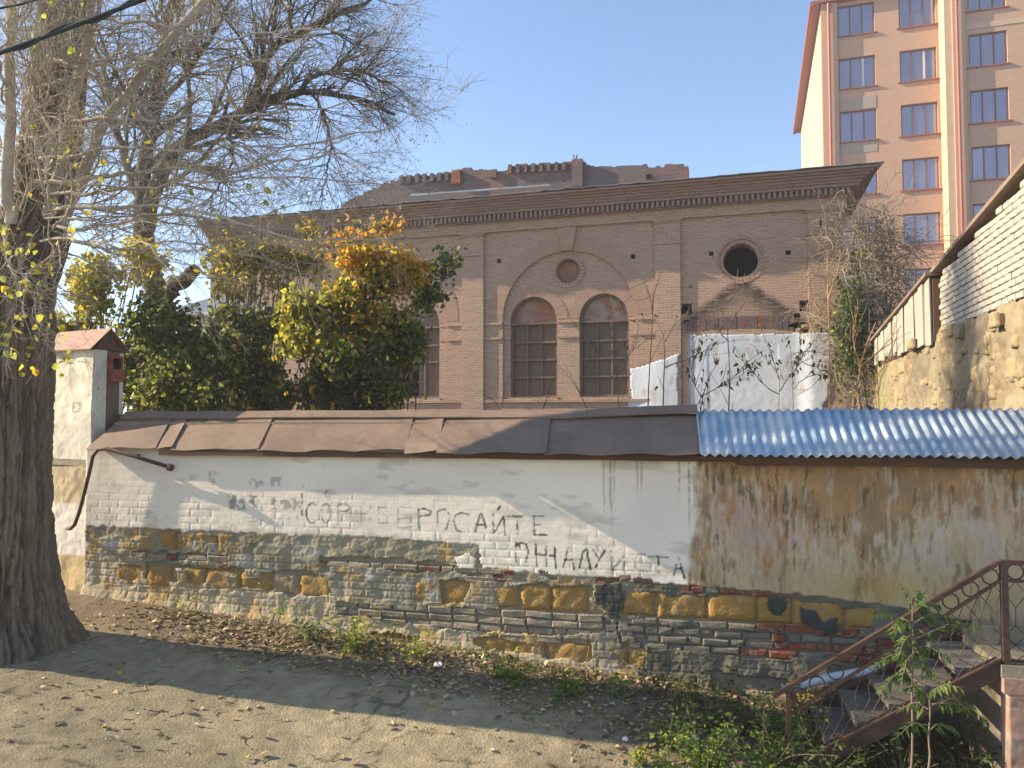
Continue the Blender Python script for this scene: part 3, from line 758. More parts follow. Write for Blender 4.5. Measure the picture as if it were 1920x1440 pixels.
# ridge caps
def ridge_cap(x0, x1, za, zb, lift0, lift1, seed):
    u0, u1 = WF.u(x0, .3), WF.u(x1, .3); n = max(3, int((u1 - u0) / .15)); vs = []; fs = []
    for i in range(n + 1):
        t = i / n; u = u0 + (u1 - u0) * t; l = lift0 + (lift1 - lift0) * t + 0.012 * (float(fbm(u * 3, 0, 2, seed)) - .5)
        vs += [(u, 0.225, za + l), (u, 0.33, zb + l), (u, 0.50, zb - .06 + l), (u, 0.50, zb - .075 + l), (u, 0.33, zb - .01 + l), (u, 0.23, za - .014 + l)]
    for i in range(n):
        for k in range(6):
            a = i * 6 + k; b = i * 6 + (k + 1) % 6; fs.append((a, a + 6, b + 6, b))
    fs += [(0, 1, 2, 3, 4, 5), tuple(n * 6 + k for k in (5, 4, 3, 2, 1, 0))]
    return MB().add(vs, fs).mesh('ridge_cap', M['brownmetal'])
for i, a in enumerate([(232, 520, .012, .088, 0, .002), (518, 930, .018, .092, 0, 0), (928, 1082, .018, .088, 0, -.005), (1078, 1308, .03, .105, -.01, .045)]):
    o = link('ridge_cap', ridge_cap(*a, 500 + i), wall)
# back slope of the coping
link('back_sheet', MB().add([(WU0, .34, .05), (WU1, .34, .05), (WU1, .72, -.28), (WU0, .72, -.28), (WU0, .34, .04), (WU1, .34, .04), (WU1, .72, -.29), (WU0, .72, -.29)], [(0, 1, 2, 3), (7, 6, 5, 4), (0, 4, 5, 1), (1, 5, 6, 2), (2, 6, 7, 3), (3, 7, 4, 0)]).mesh('back_sheet', M['brownmetal']), wall)
link('gable_fill', MB().prism([(0, 0)] * 0 or [(WU0 + .02, -.32), (WU1 - .02, -.32), (WU1 - .02, -.04), (WU0 + .2, -.04)], .18, .40).mesh('gable_fill', M['mortar']), wall)

# blue corrugated sheets
def corrugated(u0, u1, over, top, z0, z1, seed, skew=0.0, pitch=0.088, amp=0.017):
    us = np.arange(u0, u1 + 1e-6, pitch / 8); ts = np.linspace(0, 1, 7)
    Ug, T = np.meshgrid(us, ts)
    wv = amp * (0.72 + 0.56 * fbm(Ug * 2.5, T * 2.5, 3, seed + 9)) * np.cos(2 * math.pi * (Ug + 0.012 * fbm(Ug * 2, T * 2, 2, seed + 5)) / pitch)
    slope = math.atan2(z1 - z0, top + over)
    Yg = -over + (top + over) * T; Zg = z0 + (z1 - z0) * T + 0.02 * (fbm(Ug * 1.7, T * 1.5, 3, seed) - .5)
    Yg = Yg - wv * math.sin(slope); Zg = Zg + wv * math.cos(slope)
    nr, nc = Ug.shape; V = np.stack([Ug + skew * T, Yg, Zg], -1).reshape(-1, 3); idx = np.arange(nr * nc).reshape(nr, nc)
    Fq = np.stack([idx[:-1, :-1], idx[:-1, 1:], idx[1:, 1:], idx[1:, :-1]], -1).reshape(-1, 4)
    Vb = V - np.array([0, -math.sin(slope) * .003, .003]); n0 = len(V)
    ring = np.concatenate([idx[0, :], idx[1:, -1], idx[-1, -2::-1], idx[-2:0:-1, 0]]); nxt = np.roll(ring, -1)
    side = np.stack([nxt, ring, ring + n0, nxt + n0], -1)
    return np_mesh('corrugated_sheet', np.concatenate([V, Vb]), np.concatenate([Fq, Fq[:, ::-1] + n0, side]), M['blue'], None, True)
ub = WF.u(1312, -.3)
k = 0
while ub < WU1 - .1:
    w_ = 1.144
    o = link('corrugated_sheet', corrugated(ub, ub + w_, .295 - .02 * (k % 2), .33, EAVE + .012 + .004 * k, .082 + .004 * k + .006 * (k % 2), 700 + k, -0.03), wall)
    o['label'] = 'faded blue corrugated metal coping sheet'
    ub += w_ - .088; k += 1

# ================================================================== OLD BRICK BUILDING
old = frame_thing('brick_building', 'old brown brick hall with arched and round windows, pilasters and heavy cornice', 'building', BF)
old['kind'] = 'thing'
BL, BR_ = -13.3, 7.95
PIL = [(-12.9, .74), (-9.46, .74), (-3.22, .74), (3.02, .75)]
bays = [-0.09, -6.33]
WR, SPR, SILL = 0.77, 3.12, 0.68
win_c = [b + d for b in bays for d in (-1.13, 1.13)]
holes_front = [arch_pts(b, 2.13, 3.15, 0.62, 40) for b in bays]
round_o = (5.14, 4.69)
holes_front.append(circ_pts(*round_o, 0.70))
sq = [(-2.35, 5.09, .07, .075), (1.97, 4.98, .07, .07), (4.30, 4.93, .065, .065), (6.47, 4.83, .075, .065), (3.55, 3.30, .17, .16), (6.93, 3.24, .18, .17), (3.58, 2.92, .09, .05), (6.68, 2.98, .08, .06),
      (BF.u(1545), 5.62, .03, .14)]
sq_holes = [rect_pts(u - a, u + a, v - b, v + b) for u, v, a, b in sq[:-1]]
broken = [(6.35, 2.55), (6.95, 2.47), (7.05, 2.62), (6.9, 2.80), (6.6, 2.78), (6.42, 2.72)]
fp = panel(rect_pts(BL, BR_, -3.4, 6.03), holes_front + sq_holes + [broken], 0.0, 0.085)
link('facade_wall', fp.mesh('facade_wall', M['brick']), old)
holes_back = [arch_pts(c, WR, SPR, SILL, 28) for c in win_c] + [circ_pts(b, 4.66, .385) for b in bays] + [circ_pts(*round_o, .5)]
bk = panel(rect_pts(BL, BR_, -3.4, 6.6), holes_back + sq_holes + [broken], 0.0851, 0.55)
link('facade_wall', bk.mesh('facade_wall_inner', M['brick']), old)
# shell behind, so that openings look into a dark hall
sh = MB().box(BL, BL + .5, .551, 12, -3.4, 6.6).box(BR_ - .5, BR_, .551, 12, -3.4, 6.6).box(BL, BR_, 12, 12.4, -3.4, 6.6).box(BL, BR_, .56, 12, 6.3, 6.6)
link('rear_walls', sh.mesh('rear_walls', M['brick']), old)
link('hall_shade_sheet', MB().box(BL + .6, BR_ - .6, 2.2, 2.4, -3.4, 6.2).mesh('hall_shade_sheet', M['dark']), old)  # near-black sheet stands in for the hall's unlit depth

# pilasters with caps
for u, w in PIL + [(7.475, .95)]:
    right = u > 7
    p = MB().rbox(u - w / 2, u + w / 2, -.085, -.002, -3.4, 5.28, 5, .0)
    po = link('pilaster', p.mesh('pilaster', M['brick']), old)
    link('neck_moulding', MB().rbox(u - w / 2 - .03, u + w / 2 + .03, -.12, -.0015, 5.28, 5.34, .2, .003).mesh('neck_moulding', M['brick']), po)
    link('capital', MB().rbox(u - w / 2, u + w / 2, -.087, -.0015, 5.341, 5.93, 5, 0).mesh('capital', M['brick']), po)
    link('cap_moulding', MB().rbox(u - w / 2 - .05, u + w / 2 + .05, -.13, -.0015, 5.931, 5.985, .2, .003).rbox(u - w / 2 - .085, u + w / 2 + .085, -.165, -.0015, 5.986, 6.03, .2, .003).mesh('cap_moulding', M['brick']), po)
# impost and sill courses between the openings
def course(u0, u1, y0, v0, v1, name): link(name, MB().rbox(u0, u1, y0, -.001 if y0 > -.08 else -.0012, v0, v1, .26, .004).mesh(name, M['brick']), old)
segs = []
for b in bays:
    segs += [(b - 2.75, b - 2.16), (b + 2.16, b + 2.75)]
for a, c in segs:
    for v in (3.02, 2.54): course(a, c, -.05, v, v + .07, 'impost_course')
for b in bays:
    for a, c in ((b - 2.12, b - 1.92), (b - .34, b + .34), (b + 1.92, b + 2.12)):
        for v in (3.02, 2.54): link('impost_course', MB().rbox(a, c, .03, .084, v, v + .07, .26, .003).mesh('impost_course', M['brick']), old)
    link('sill_course', MB().rbox(b - 2.75, b + 2.75, -.07, -.001, .52, .60, .26, .005).mesh('sill_course', M['brick']), old)
# ring round openings and voussoirs, one wedge at a time
def wedge(uc, vc, r0, r1, a0, a1, y0, y1, mat):
    pts = [(uc + r * math.cos(a), vc + r * math.sin(a)) for r, a in ((r0, a0), (r1, a0), (r1, a1), (r0, a1))]
    return MB().prism(pts, y0 + random.uniform(-.004, .003), y1).mesh('voussoir', mat)
def voussoirs(uc, vc, r0, r1, n, a0, a1, y0, y1, gap=.08, parent=None, name='voussoir'):
    for i in range(n):
        b0 = a0 + (a1 - a0) * (i + gap) / n; b1 = a0 + (a1 - a0) * (i + 1 - gap) / n
        link(name, wedge(uc, vc, r0, r1 + random.uniform(-.02, .02), b0, b1, y0, y1, M['voussoir']), parent or old)
for b in bays:
    voussoirs(b, 3.15, 2.135, 2.60, 80, R(1), R(179), -.008, -.001, .04)
    for c in (-1.13, 1.13):
        lim = math.acos(min(1, 1.11 / 1.2))
        voussoirs(b + c, SPR, WR + .005, WR + .345, 30, R(2), R(178), .076, .084, .04)
    voussoirs(b, 4.66, .39, .54, 26, 0, 2 * math.pi, .045, .084)
    key = MB().prism([(b - .16, 5.30), (b + .16, 5.30), (b + .30, 6.02), (b - .30, 6.02)], -.075, -.0012)
    link('keystone', key.mesh('keystone', M['voussoir']), old)
voussoirs(*round_o, .505, .62, 34, 0, 2 * math.pi, .03, .084, .03)
voussoirs(*round_o, .625, .70, 34, 0, 2 * math.pi, -.012, .084, .03)
# flat arch of soldier bricks above the whitewashed bay
for i in range(34):
    a = (i - 16.5) / 17
    u = 4.98 + a * 1.45; v = 2.62 + .10 * (1 - a * a)
    link('voussoir', MB().prism([(u - .036, v - .05 + .0), (u + .036, v - .05), (u + .036 + a * .02, v + .30), (u - .036 + a * .02, v + .30)], -.012 + random.uniform(-.006, .006), -.001).mesh('voussoir', M['redbrick'] if random.random() < .12 else M['ruin']), old)
# black plate painted for the shade in a narrow opening; brick recess pier
link('slit_shade', MB().box(BF.u(1545) - .03, BF.u(1545) + .03, -.0905, -.088, 5.48, 5.76).mesh('slit_shade', M['dark']), old)
link('recess_pier', MB().box(3.43, 3.62, -.05, -.0012, -3.4, 2.45, .0).mesh('recess_pier', M['brick']), old)
for bu, bv in ((6.48, 2.58), (6.72, 2.55), (6.9, 2.66)):
    link('loose_stone', stone_mesh(.22, .16, .03, M['tanstone'], int(bu * 100), .05), old).location = (bu, .05, bv)
# frieze, dentils, cornice
link('frieze', MB().rbox(BL, BR_ + .10, -.10, -.0005, 6.031, 6.33, .6, .003).rbox(BR_ - .3, BR_ + .10, .0, 12, 6.031, 6.33, 20, 0).mesh('frieze', M['brick']), old)
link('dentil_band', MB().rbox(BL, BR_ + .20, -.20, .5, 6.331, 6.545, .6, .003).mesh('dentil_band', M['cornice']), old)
dm = MB().box(-.038, .038, -.34, -.195, 6.36, 6.535).mesh('dentil', M['cornice'])
u = BL + .1; i = 0
while u < BR_ + .2:
    o = link('dentil', dm, old); o.location = (u, random.uniform(-.008, .008), random.uniform(-.004, .004)); u += .152
steps = [(6.546, 6.63, .40), (6.631, 6.70, .47), (6.701, 6.77, .55), (6.771, 6.83, .64), (6.831, 6.89, .73), (6.891, 6.955, .84)]
for v0, v1, p in steps:
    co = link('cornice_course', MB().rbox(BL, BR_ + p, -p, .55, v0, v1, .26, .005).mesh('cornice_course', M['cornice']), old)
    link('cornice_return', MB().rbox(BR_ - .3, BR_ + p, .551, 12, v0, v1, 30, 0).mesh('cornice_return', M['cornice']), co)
# metal sheets on the roof, edges curling
u = BL - .1; i = 0
while u < BR_ + .9:
    w = random.uniform(.55, .9); w = min(w, BR_ + 1.02 - u)
    curl = random.uniform(.0, .07) if u < 0.5 else random.uniform(0, .02); z0 = 6.975 + random.uniform(-.006, .02)
    vs = []; nx = 6
    prof = [(-.90 - random.uniform(0, .06), 0), (-.7, .02), (.3, .12), (5.5, 1.15)]
    for j, (y, dz) in enumerate(prof):
        for k in range(nx + 1):
            t = k / nx; bend = curl * (4 * (t - .5) ** 2) * (1 if j == 0 else .3)
            vs.append((u + w * t, y, z0 + dz + bend))
    fs = [(j * (nx + 1) + k, j * (nx + 1) + k + 1, (j + 1) * (nx + 1) + k + 1, (j + 1) * (nx + 1) + k) for j in range(3) for k in range(nx)]
    n = len(vs); vs2 = vs + [(x, y, z - .012) for x, y, z in vs]
    fs2 = fs + [tuple(q + n for q in reversed(f)) for f in fs] + [(k + 1, k, k + n, k + 1 + n) for k in range(nx)]
    link('roof_sheet', MB().add(vs2, fs2).mesh('roof_sheet', M['greymetal']), old)
    u += w + .002
# ruined parapet behind the eaves
D0 = 1.5
top = [BF.uv(x, y, D0) for x, y in [(640, 380), (672, 368), (690, 358), (712, 346), (745, 338), (748, 331), (852, 322), (858, 318), (876, 317), (905, 321), (930, 318), (948, 317), (952, 312), (1062, 305), (1075, 303), (1096, 304), (1098, 311), (1140, 312), (1180, 310), (1230, 311), (1270, 308), (1283, 312), (1291, 330)]]
rng_ = random.Random(5); tp = []
for (a, b), (c, d) in zip(top[:-1], top[1:]):
    n = max(1, int(abs(c - a) / .13))
    for i in range(n):
        t = i / n; hh_ = b + (d - b) * t + rng_.choice((0, 0, 0, -.03, -.06, .03, .05)); tp += [(a + (c - a) * t, hh_), (a + (c - a) * (t + .96 / n), hh_)]
tp.append(top[-1])
poly = [(tp[0][0], 6.6)] + [(tp[-1][0], 6.6)] + tp[::-1]
par = panel(poly, [], D0, D0 + .42)
pw = link('ruined_parapet', par.mesh('ruined_parapet', M['ruin']), old)
def px_box(x0, y0, x1, y1, d, dep, mat, name, parent):
    (a, t1), (b, t0) = BF.uv(x0, y0, d), BF.uv(x1, y1, d)
    return link(name, MB().box(a, b, d - dep, d + .01, t0, t1, .008).mesh(name, mat), parent)
for k in range(8): px_box(752 + 14.2 * k, 331 - 1.0 * k, 758 + 14.2 * k, 346 - 1.0 * k, D0, .14, M['ruin'], 'brick_rib', pw)
for k in range(8): px_box(955 + 14.4 * k, 311 - .75 * k, 961 + 14.4 * k, 326 - .75 * k, D0, .14, M['ruin'], 'brick_rib', pw)
px_box(850, 322, 866, 346, D0, .18, M['redbrick'], 'brick_pier', pw)
px_box(1074, 302, 1094, 352, D0, .2, M['ruin'], 'brick_pier', pw)
px_box(918, 320, 932, 334, D0, .12, M['ruin'], 'brick_rib', pw)
px_box(1212, 328, 1220, 336, D0, .06, M['dark'], 'put_hole_shade', pw)  # black box painted in for the shade of a hole
a = BF.uv(1077, 303, D0); b = BF.uv(1074, 288, D0); c = BF.uv(1081, 289, D0)
link('dry_shoot', MB().tube([(a[0], D0 + .1, a[1]), (b[0], D0 + .1, b[1])], .02, 5).tube([(a[0], D0 + .1, a[1]), (c[0], D0 + .1, c[1])], .025, 5).mesh('dry_shoot', M['darktwig']), pw)
# long batten lying on the roof
a = BF.uv(770, 366, -.2); b = BF.uv(1030, 347, -.2)
link('roof_batten', MB().bar((a[0], -.2, a[1]), (b[0], -.2, b[1]), .05).mesh('roof_batten', M['greymetal']), old)

# windows: boards nailed behind old frames
def window(uc, style, seed):
    rs = random.Random(seed)
    fr = MB()
    y0, y1 = .22, .29
    # arched outer frame
    n = 20
    for i in range(n):
        a0, a1 = math.pi * i / n, math.pi * (i + 1) / n
        fr.prism([(uc + r * math.cos(a), SPR + r * math.sin(a)) for r, a in ((WR - .075, a0), (WR - .004, a0), (WR - .004, a1), (WR - .075, a1))], y0, y1)
    for sx in (-1, 1): fr.box(uc + sx * (WR - .04) - .036, uc + sx * (WR - .04) + .036, y0, y1, SILL + .002, SPR - .001)
    fr.box(uc - WR + .076, uc + WR - .076, y0 + .003, y1, SILL + .002, SILL + .075)
    w = link('window', fr.mesh('window', M['framewood']), old)
    link('transom', MB().box(uc - WR + .004, uc + WR - .004, .12, .31, SPR - .12, SPR - .05, .004).mesh('transom', M['framewood']), w)
    rows = [SPR - .12 - (SPR - .12 - SILL - .075) * k / 4 for k in range(5)]
    third = (2 * WR - .16) / 3
    for k in (1, 2, 3):
        if style == 'open' and k == 3: continue
        link('rail', MB().box(uc - WR + .078, uc + WR - .078, .19, .285, rows[k] - .03, rows[k] + .03, .004).mesh('rail', M['framewood']), w)
    if style == 'boarded':
        for s_ in (-.5, .5): link('mullion', MB().box(uc + s_ * third - .025, uc + s_ * third + .025, .215, .287, SILL + .076, SPR - .122, .003).mesh('mullion', M['framewood']), w)
        for k in range(4):
            for c in range(3):
                x0 = uc - WR + .08 + third * c
                link('board', MB().box(x0 + .01, x0 + third - .01, .30 + rs.uniform(0, .03), .34, rows[k + 1] - .03, rows[k] + .03, .004).mesh('board', M['greywood']), w)
    else:
        link('mullion', MB().box(uc + .17, uc + .23, .215, .287, SILL + .076, SPR - .122, .003).mesh('mullion', M['framewood']), w)
        x = uc - .05
        while x < uc + WR - .1:
            bw = min(rs.uniform(.16, .22), uc + WR - .08 - x)
            link('board', MB().box(x, x + bw - .008, .30 + rs.uniform(0, .02), .335, SILL + .05, SPR - .1 if x > uc + .1 else 2.5).mesh('board', M['greywood']), w)
            x += bw
    lp = [(uc + (WR - .076) * math.cos(math.pi * i / 20), SPR - .05 + (WR - .03) * math.sin(math.pi * i / 20)) for i in range(21)]
    link('lunette', MB().prism(lp, .30, .33).mesh('lunette', M['lunette'] if style == 'boarded' else M['greywood']), w)
    link('sill', MB().rbox(uc - WR - .05, uc + WR + .05, -.02, .3, SILL - .078, SILL + .0, .3, .004).mesh('sill', M['brick']), w)
    return w
for i, c in enumerate(win_c): window(c, 'boarded' if i != 3 else 'open', 40 + i)
for b in bays:
    rw = link('round_window', MB().prism(circ_pts(b, 4.66, .384, 28), .27, .30).mesh('round_window', M['lunette']), old)
    rg = MB(); n = 26
    for i in range(n):
        a0, a1 = 2 * math.pi * i / n, 2 * math.pi * (i + 1) / n
        rg.prism([(b + r * math.cos(a), 4.66 + r * math.sin(a)) for r, a in ((.33, a0), (.383, a0), (.383, a1), (.33, a1))], .2, .268)
    link('frame', rg.mesh('frame', M['framewood']), rw)

# whitewash over the lower right bay
def make_whitewash():
    st = .035
    us = np.arange(1.80, 7.93, st); vs = np.arange(-1.2, 2.56, st)
    U, Vv = np.meshgrid(us, vs)
    nz = fbm(U * 3, Vv * 3, 4, 201); nz2 = fbm(U * 3 + 9, Vv * 3, 4, 202)
    Uw = U + (nz - .5) * .16; Vw = Vv + (nz2 - .5) * .12
    pa = in_poly(Uw, Vw, [BF.uv(x, y) for x, y in ((1292, 627), (1565, 624), (1560, 680), (1545, 765), (1560, 860), (1285, 860))])
    pb = in_poly(Uw, Vw, [BF.uv(x, y) for x, y in ((1183, 692), (1215, 684), (1274, 662), (1274, 860), (1100, 860), (1120, 755), (1183, 748))])
    on = pa | pb
    n1 = fbm(U * 1.5, Vv * 1.5, 5, 205); n2 = fbm(U * 8, Vv * 8, 3, 206)
    col = np.array([.58, .62, .67])[None, None] * (.8 + .3 * n1)[..., None]
    col = mx_(col, np.array([.40, .35, .30]), sstep(.62, .75, fbm(U * 5, Vv * 2.5, 4, 207)) * .6)
    a0, a1 = BF.u(1328), BF.u(1461); vt = BF.uv(1395, 640)[1]; vr = BF.uv(1395, 627)[1]
    top = vt - .12 + .16 * (1 - ((U - (a0 + a1) / 2) / ((a1 - a0) / 2)) ** 2)
    inside = (U > a0) & (U < a1) & (Vv < top)
    pil_ = ((U > 2.62) & (U < 3.42)) | (U > 6.98)
    Yv = -.014 - .008 * (n2 - .5) - .010 * (n1 - .5) + np.where(inside | (U < 3.42), .0, -.010) - .09 * sstep(1.8, 2.9, U) * (U < 3.42) - .09 * sstep(6.6, 7.1, U)
    nr, nc = U.shape; idx = np.arange(nr * nc).reshape(nr, nc)
    k = on[:-1, :-1] & on[1:, 1:]
    Fq = np.stack([idx[:-1, :-1], idx[:-1, 1:], idx[1:, 1:], idx[1:, :-1]], -1)[k]
    used = np.unique(Fq); rem = np.full(nr * nc, -1); rem[used] = np.arange(len(used))
    V = np.stack([U, Yv, Vv], -1).reshape(-1, 3)
    me = np_mesh('whitewash', V[used], rem[Fq], M['plaster2'], col.reshape(-1, 3)[used])
    return me
ww = link('whitewashed_plaster', make_whitewash(), old)
sol = ww.modifiers.new('thick', 'SOLIDIFY'); sol.thickness = .012; sol.offset = -1

# ================================================================== APARTMENT BLOCK
apt = frame_thing('apartment_building', 'tall orange brick apartment block with brown triple windows and red drainpipes', 'building', AF)
apt['kind'] = 'thing'
AU = lambda x, d=0.0: AF.uv(x, 160, d)[0]
AL, AC, DP = AU(1552), AU(1771), -1.35
ATOP = AF.uv(1547, 8)[1]
AR = AU(1787, DP); ARE = AR + 13
rows1 = [23.85 - 3.105 * k for k in range(7)]
cols1 = [(AU(1573), AU(1642)), (AU(1688), AU(1757))]
rows3 = [AF.uv(1818, 65, DP)[1] + 3.06 * (1 - k) for k in range(8)]
cols3 = [(AU(1818, DP) + q, AU(1891, DP) + q) for q in (0, 3.3, 6.6)]
WH = 1.80
h1 = [rect_pts(a, b, t - WH, t) for a, b in cols1 for t in rows1]
h3 = [rect_pts(a, b, t - WH, t) for a, b in cols3 for t in rows3]
link('front_wall', panel(rect_pts(AL, AC, -3, ATOP), h1, 0, .35).mesh('front_wall', M['apart']), apt)
link('front_wall', panel(rect_pts(AR + .002, ARE, -3, ATOP + 3.5), h3, DP, DP + .35).mesh('front_wall_bay', M['apart']), apt)
link('bay_return', MB().box(AR - .35, AR, DP - .002, 0, -3, ATOP + 3.5).mesh('bay_return', M['cream']), apt)
link('corner_strip', MB().box(AC + .0, AR - .351, -.06, .349, -3, ATOP).mesh('corner_strip', M['orange']), apt)
link('gable_wall', MB().box(AL - .3, AL - .001, .3, 20, -3, ATOP - .05).mesh('gable_wall', M['cream']), apt)
link('corner_pilaster', MB().box(AL - .3, AL + .55, -.15, -.001, -3, ATOP - .05).mesh('corner_pilaster', M['apart']), apt)
link('corner_pilaster', MB().box(AR + .003, AR + .62, DP - .14, DP - .001, -3, ATOP + 3.4).mesh('corner_pilaster', M['apart']), apt)
link('dark_core', MB().box(AL, ARE, .9, 19, -3, ATOP - .1).mesh('dark_core', M['dark']), apt)
rf = link('roof', MB().add([(AL - .75, -.35, ATOP - .03), (AR - .36, -.35, ATOP - .03), (AR - .36, 21, ATOP - .03), (AL - .75, 21, ATOP - .03),
                            (AL - .75, -.35, ATOP + .12), (AR - .36, -.35, ATOP + .12), (AR - .36, 21, ATOP + .12), (AL - .75, 21, ATOP + .12), (AL + 2, 4, ATOP + 2.2), (AR - .36, 4, ATOP + 2.2), (AR - .36, 16, ATOP + 2.2), (AL + 2, 16, ATOP + 2.2)],
                           [(3, 2, 1, 0), (0, 1, 5, 4), (1, 2, 6, 5), (2, 3, 7, 6), (3, 0, 4, 7), (4, 5, 9, 8), (5, 6, 10, 9), (6, 7, 11, 10), (7, 4, 8, 11), (8, 9, 10, 11)]).mesh('roof', M['redmetal']), apt)
link('gutter', MB().tube([(AL - .80, -.35, ATOP - .02), (AL - .80, 21, ATOP - .02)], .12, 8).mesh('gutter', M['redmetal']), rf)
for (x, d) in ((AL + .08, -.27), (AR + .2, DP - .26)):
    link('drainpipe', MB().tube([(x, d, ATOP - .1), (x, d, -3)], .075, 10).mesh('drainpipe', M['redmetal']), apt)
def apt_window(a, b, t, d, k):
    fr = MB(); w = .07
    fr.box(a + .001, b - .001, d + .10, d + .18, t - w, t - .001).box(a + .001, b - .001, d + .10, d + .18, t - WH + .001, t - WH + w)
    for x in (a + .001, a + (b - a) / 3 - w / 2, a + 2 * (b - a) / 3 - w / 2, b - w - .001): fr.box(x, x + w, d + .103, d + .178, t - WH + w + .0005, t - w - .0005)
    o = link('window', fr.mesh('window', M['winframe']), apt)
    for i in range(3):
        x0 = a + (b - a) * i / 3 + w * .5; x1 = a + (b - a) * (i + 1) / 3 - w * .5
        pm = MB().add([(x0, d + .14, t - WH + w), (x1, d + .14 + random.uniform(-.004, .004), t - WH + w), (x1, d + .14 + random.uniform(-.004, .004), t - w), (x0, d + .14, t - w),
                       (x0, d + .15, t - WH + w), (x1, d + .15, t - WH + w), (x1, d + .15, t - w), (x0, d + .15, t - w)], [(0, 1, 2, 3), (7, 6, 5, 4), (0, 4, 5, 1), (1, 5, 6, 2), (2, 6, 7, 3), (3, 7, 4, 0)])
        link('pane', pm.mesh('pane', M['glass']), o)
    if k in (1, 8): link('curtain', MB().box(a + (b - a) * .64, a + (b - a) * .70, d + .09, d + .099, t - WH + .1, t - .1).mesh('curtain', M['curtain']), o)
    link('sill', MB().box(a - .12, b + .12, d - .10, d + .099, t - WH - .06, t - WH - .001).mesh('sill', M['redmetal']), o)
k = 0
for a, b in cols1:
    for t_ in rows1: apt_window(a, b, t_, 0, k); k += 1
for a, b in cols3:
    for t_ in rows3: apt_window(a, b, t_, DP, 99)
a, b = cols1[0]
link('spandrel_panel', MB().box(a, b, -.02, -.001, rows1[2] + .05, rows1[2] + .75).mesh('spandrel_panel', M['apart_grey']), apt)
link('spandrel_panel', MB().box(a, b, -.02, -.001, rows1[3] + .62, rows1[2] - WH - .08).mesh('spandrel_panel', M['apart_grey']), apt)
link('string_band', MB().box(AR + .63, ARE, DP - .03, DP - .001, rows3[1] + .28, rows3[1] + .55).mesh('string_band', M['cream']), apt)
link('side_wall', MB().box(AL, ARE, 19.5, 20, -3, ATOP - .06).box(ARE - .3, ARE, DP + .36, 19.4, -3, ATOP + 3).mesh('side_wall', M['apart']), apt)

# ================================================================== NEIGHBOURING HOUSE, side wall on the right
nb = frame_thing('stone_house', 'rubble stone house side with white brick upper storey and sloping roof edge', 'house', RF)
nb['kind'] = 'thing'
def rake(u): return 2.98 + (u - .2) * .099
def make_rubble():
    st = .034
    us = np.arange(-10.6, 3.0, st); vs = np.arange(-3.2, 1.56, st)
    U, Vv = np.meshgrid(us, vs)
    # irregular stones: nearest-point cells
    cell = .19
    best = np.full(U.shape, 9.); sec = np.full(U.shape, 9.); idn = np.zeros(U.shape)
    iu, iv = np.floor(U / cell), np.floor(Vv / (cell * .7))
    for du in (-1, 0, 1):
        for dv in (-1, 0, 1):
            a = iu + du; b = iv + dv
            cu = (a + .15 + .7 * _hash(a, b, 11)) * cell; cv = (b + .15 + .7 * _hash(a, b, 12)) * cell * .7
            dd = np.hypot((U - cu), (Vv - cv) * 1.35)
            m = dd < best
            sec = np.where(m, best, np.minimum(sec, dd)); idn = np.where(m, _hash(a, b, 13), idn); best = np.where(m, dd, best)
    gap = sec - best
    n1 = fbm(U * .9, Vv * .9, 5, 301); n2 = fbm(U * 5, Vv * 5, 4, 302); n3 = fbm(U * 16, Vv * 16, 3, 303)
    smear = sstep(.40, .62, fbm(U * .8 + 4, Vv * .8, 4, 304))
    Yv = -.028 * sstep(0, .035, gap) * (1 - .8 * smear) - .022 * idn * (1 - smear) - .035 * (n2 - .5) - .03 * (n3 - .5) - .03 * (n1 - .5)
    col = mx_(np.array([.265, .215, .14])[None, None] + 0 * U[..., None], np.array([.20, .15, .095]), idn)
    col = mx_(col, np.array([.285, .235, .155]), smear * .8)
    col = mx_(col, np.array([.13, .105, .07]), sstep(.05, .0, gap) * (1 - smear) * .55)
    col = mx_(col, np.array([.15, .135, .10]), sstep(.5, .68, n1) * .6)
    col = mx_(col, np.array([.20, .21, .09]), sstep(-7.6, -9.6, U) * .6 * (n2 + .3))
    col *= (.7 + .6 * n2)[..., None]
    nr, nc = U.shape; idx = np.arange(nr * nc).reshape(nr, nc)
    topv = np.where(U[:-1, :-1] < -4.2, 1.36, 1.50)
    k = Vv[:-1, :-1] < topv - .10 * (fbm(U[:-1, :-1] * 3, 0 * U[:-1, :-1], 2, 305) - .2)
    Fq = np.stack([idx[:-1, :-1], idx[:-1, 1:], idx[1:, 1:], idx[1:, :-1]], -1)[k]
    used = np.unique(Fq); rem = np.full(nr * nc, -1); rem[used] = np.arange(len(used))
    V = np.stack([U, Yv, Vv], -1).reshape(-1, 3)
    return np_mesh('rubble_face', V[used], rem[Fq], M['rubble'], col.reshape(-1, 3)[used], True)
rub = link('stone_wall', make_rubble(), nb)
link('wall_body', MB().prism([(-10.6, -3.2), (3, -3.2), (3, 1.5), (3, rake(3) - .1), (-4.2, rake(-4.2) - .1), (-4.2, 1.4), (-10.6, 1.35)], .07, 5.0).mesh('wall_body', M['mortar']), nb)
rs = random.Random(21)
